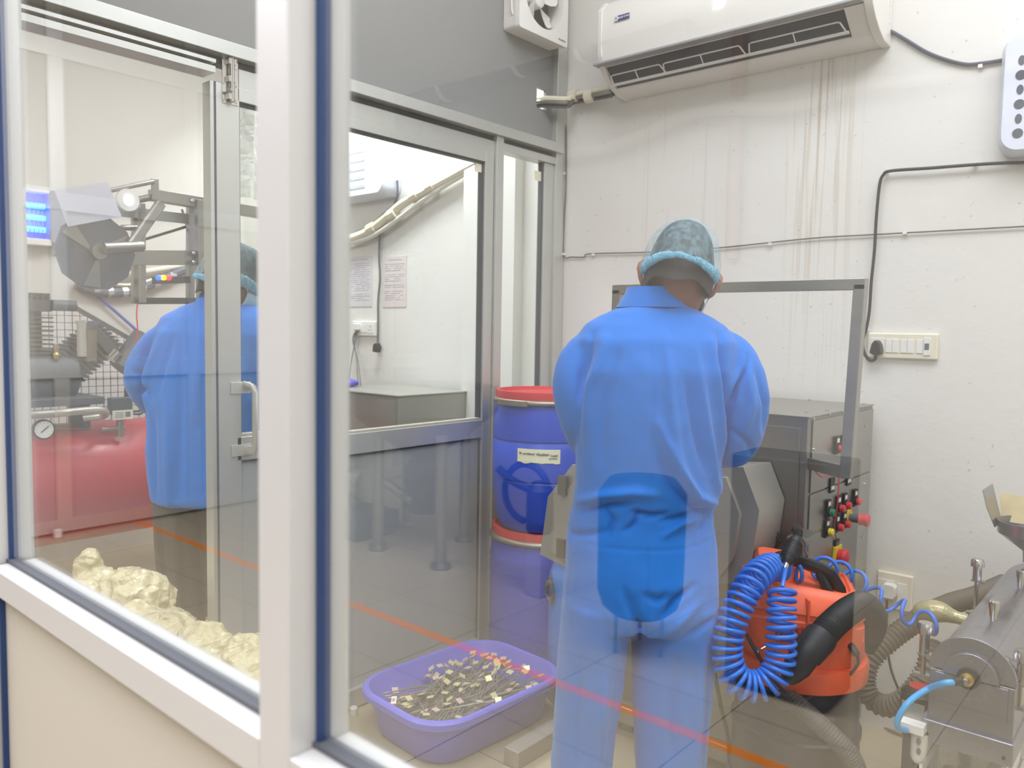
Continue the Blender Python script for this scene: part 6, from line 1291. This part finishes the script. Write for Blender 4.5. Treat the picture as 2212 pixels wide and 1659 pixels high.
MB().tube(spline([vm(1075, 1010, t=4.0), vm(1110, 1040, t=4.0), vm(1150, 1060, t=4.0), vm(1165, 1080, t=4.0)], 5), 0.022, 10).build('inlet_hose', M_['black_rub'], pu)
q = vm(1385, 1180, t=3.3); zt_ = HC-(1030-712)/FPX*3.3
dd = thing('reflection_dark_drum', 'dark drum on a small stand, reflected on the standing worker\'s coverall', 'drum', (q.x, q.y, 0))  # dark shape added so the window mirrors less light over the coverall
MB().lathe([(0.04, 0.155), (0.12, 0.165), (0.16, 0.20), (0.18, 0.26), (0.185, zt_-0.06), (0.14, zt_), (0.02, zt_+0.01)], 40).build('shell', mat('dark_blue_grey_paint', '#22282e', 0.6), dd, smooth=50)
for k in range(3): MB().cyl((0.11*math.cos(2.1*k), 0.11*math.sin(2.1*k), 0), (0.11*math.cos(2.1*k), 0.11*math.sin(2.1*k), 0.17), 0.008).build('leg', M_['galv'], dd)
q = vm(1712, 1150, t=2.95)
cb = thing('reflection_dark_box', 'dark box added to darken the reflection over the machine and vacuum cleaner', 'cabinet', (q.x, q.y, 0), 0)  # added dark box, cuts the mirrored brightness over machine and vacuum
MB().box(-0.20, 0.20, -0.12, 0.12, 0.02, 0.90).build('body', mat('dark_grey_paint', '#3a3a3a', 0.6), cb, bevel=0.01)
for x in (-0.18, 0.14):
    for y in (-0.11, 0.07): MB().box(x, x+0.04, y, y+0.04, 0, 0.02).build('foot', M_['iron'], cb)
YV = 2*G+4.15-0.12
dp = thing('ceiling_duct', 'thick grey pipe run on the hall wall, reflected under the fan', 'pipe')
MB().tube(spline([vm(x, y, Y=YV) for x, y in ((640, 330), (740, 285), (900, 215), (1100, 140), (1300, 90), (1500, 60))], 5), 0.115, 14).build('pipe', mat('grey_brown_pipe', '#8c8078', 0.6), dp, smooth=60)
for x, y in ((830, 245), (960, 190), (1120, 134), (1255, 100)):
    c = vm(x, y, Y=YV); c2 = vm(x+8, y-3, Y=YV); MB().tube([c, c2], 0.122, 14).build('pipe_clamp', M_['white_pl'], dp)
wr = thing('wrapped_pipes', 'pale wrapped pipes waving along the hall wall, reflected under the air conditioner', 'pipe')
MB().tube(spline([vm(x, y, Y=YV-0.03) for x, y in ((1180, 340), (1300, 320), (1400, 285), (1470, 252), (1560, 235), (1700, 232), (1830, 195), (1960, 172), (2120, 150), (2260, 125))], 6), 0.045, 12).build('pipe', mat('wrapped_pipe', '#b8b0a4', 0.5), wr, smooth=60)
vp = thing('vertical_pipe', 'rusty brown vertical pipe on the hall wall, reflected right of the capped head', 'pipe')
a, b_ = vm(1600, 20, Y=YV+0.07), vm(1572, 560, Y=YV+0.07); MB().cyl(Vector((a.x, a.y, 3.4)), Vector((a.x, a.y, b_.z)), 0.045).build('pipe', mat('rusty_pipe', '#a58778', 0.7, 0, 0.2, 6), vp)
"""
"""
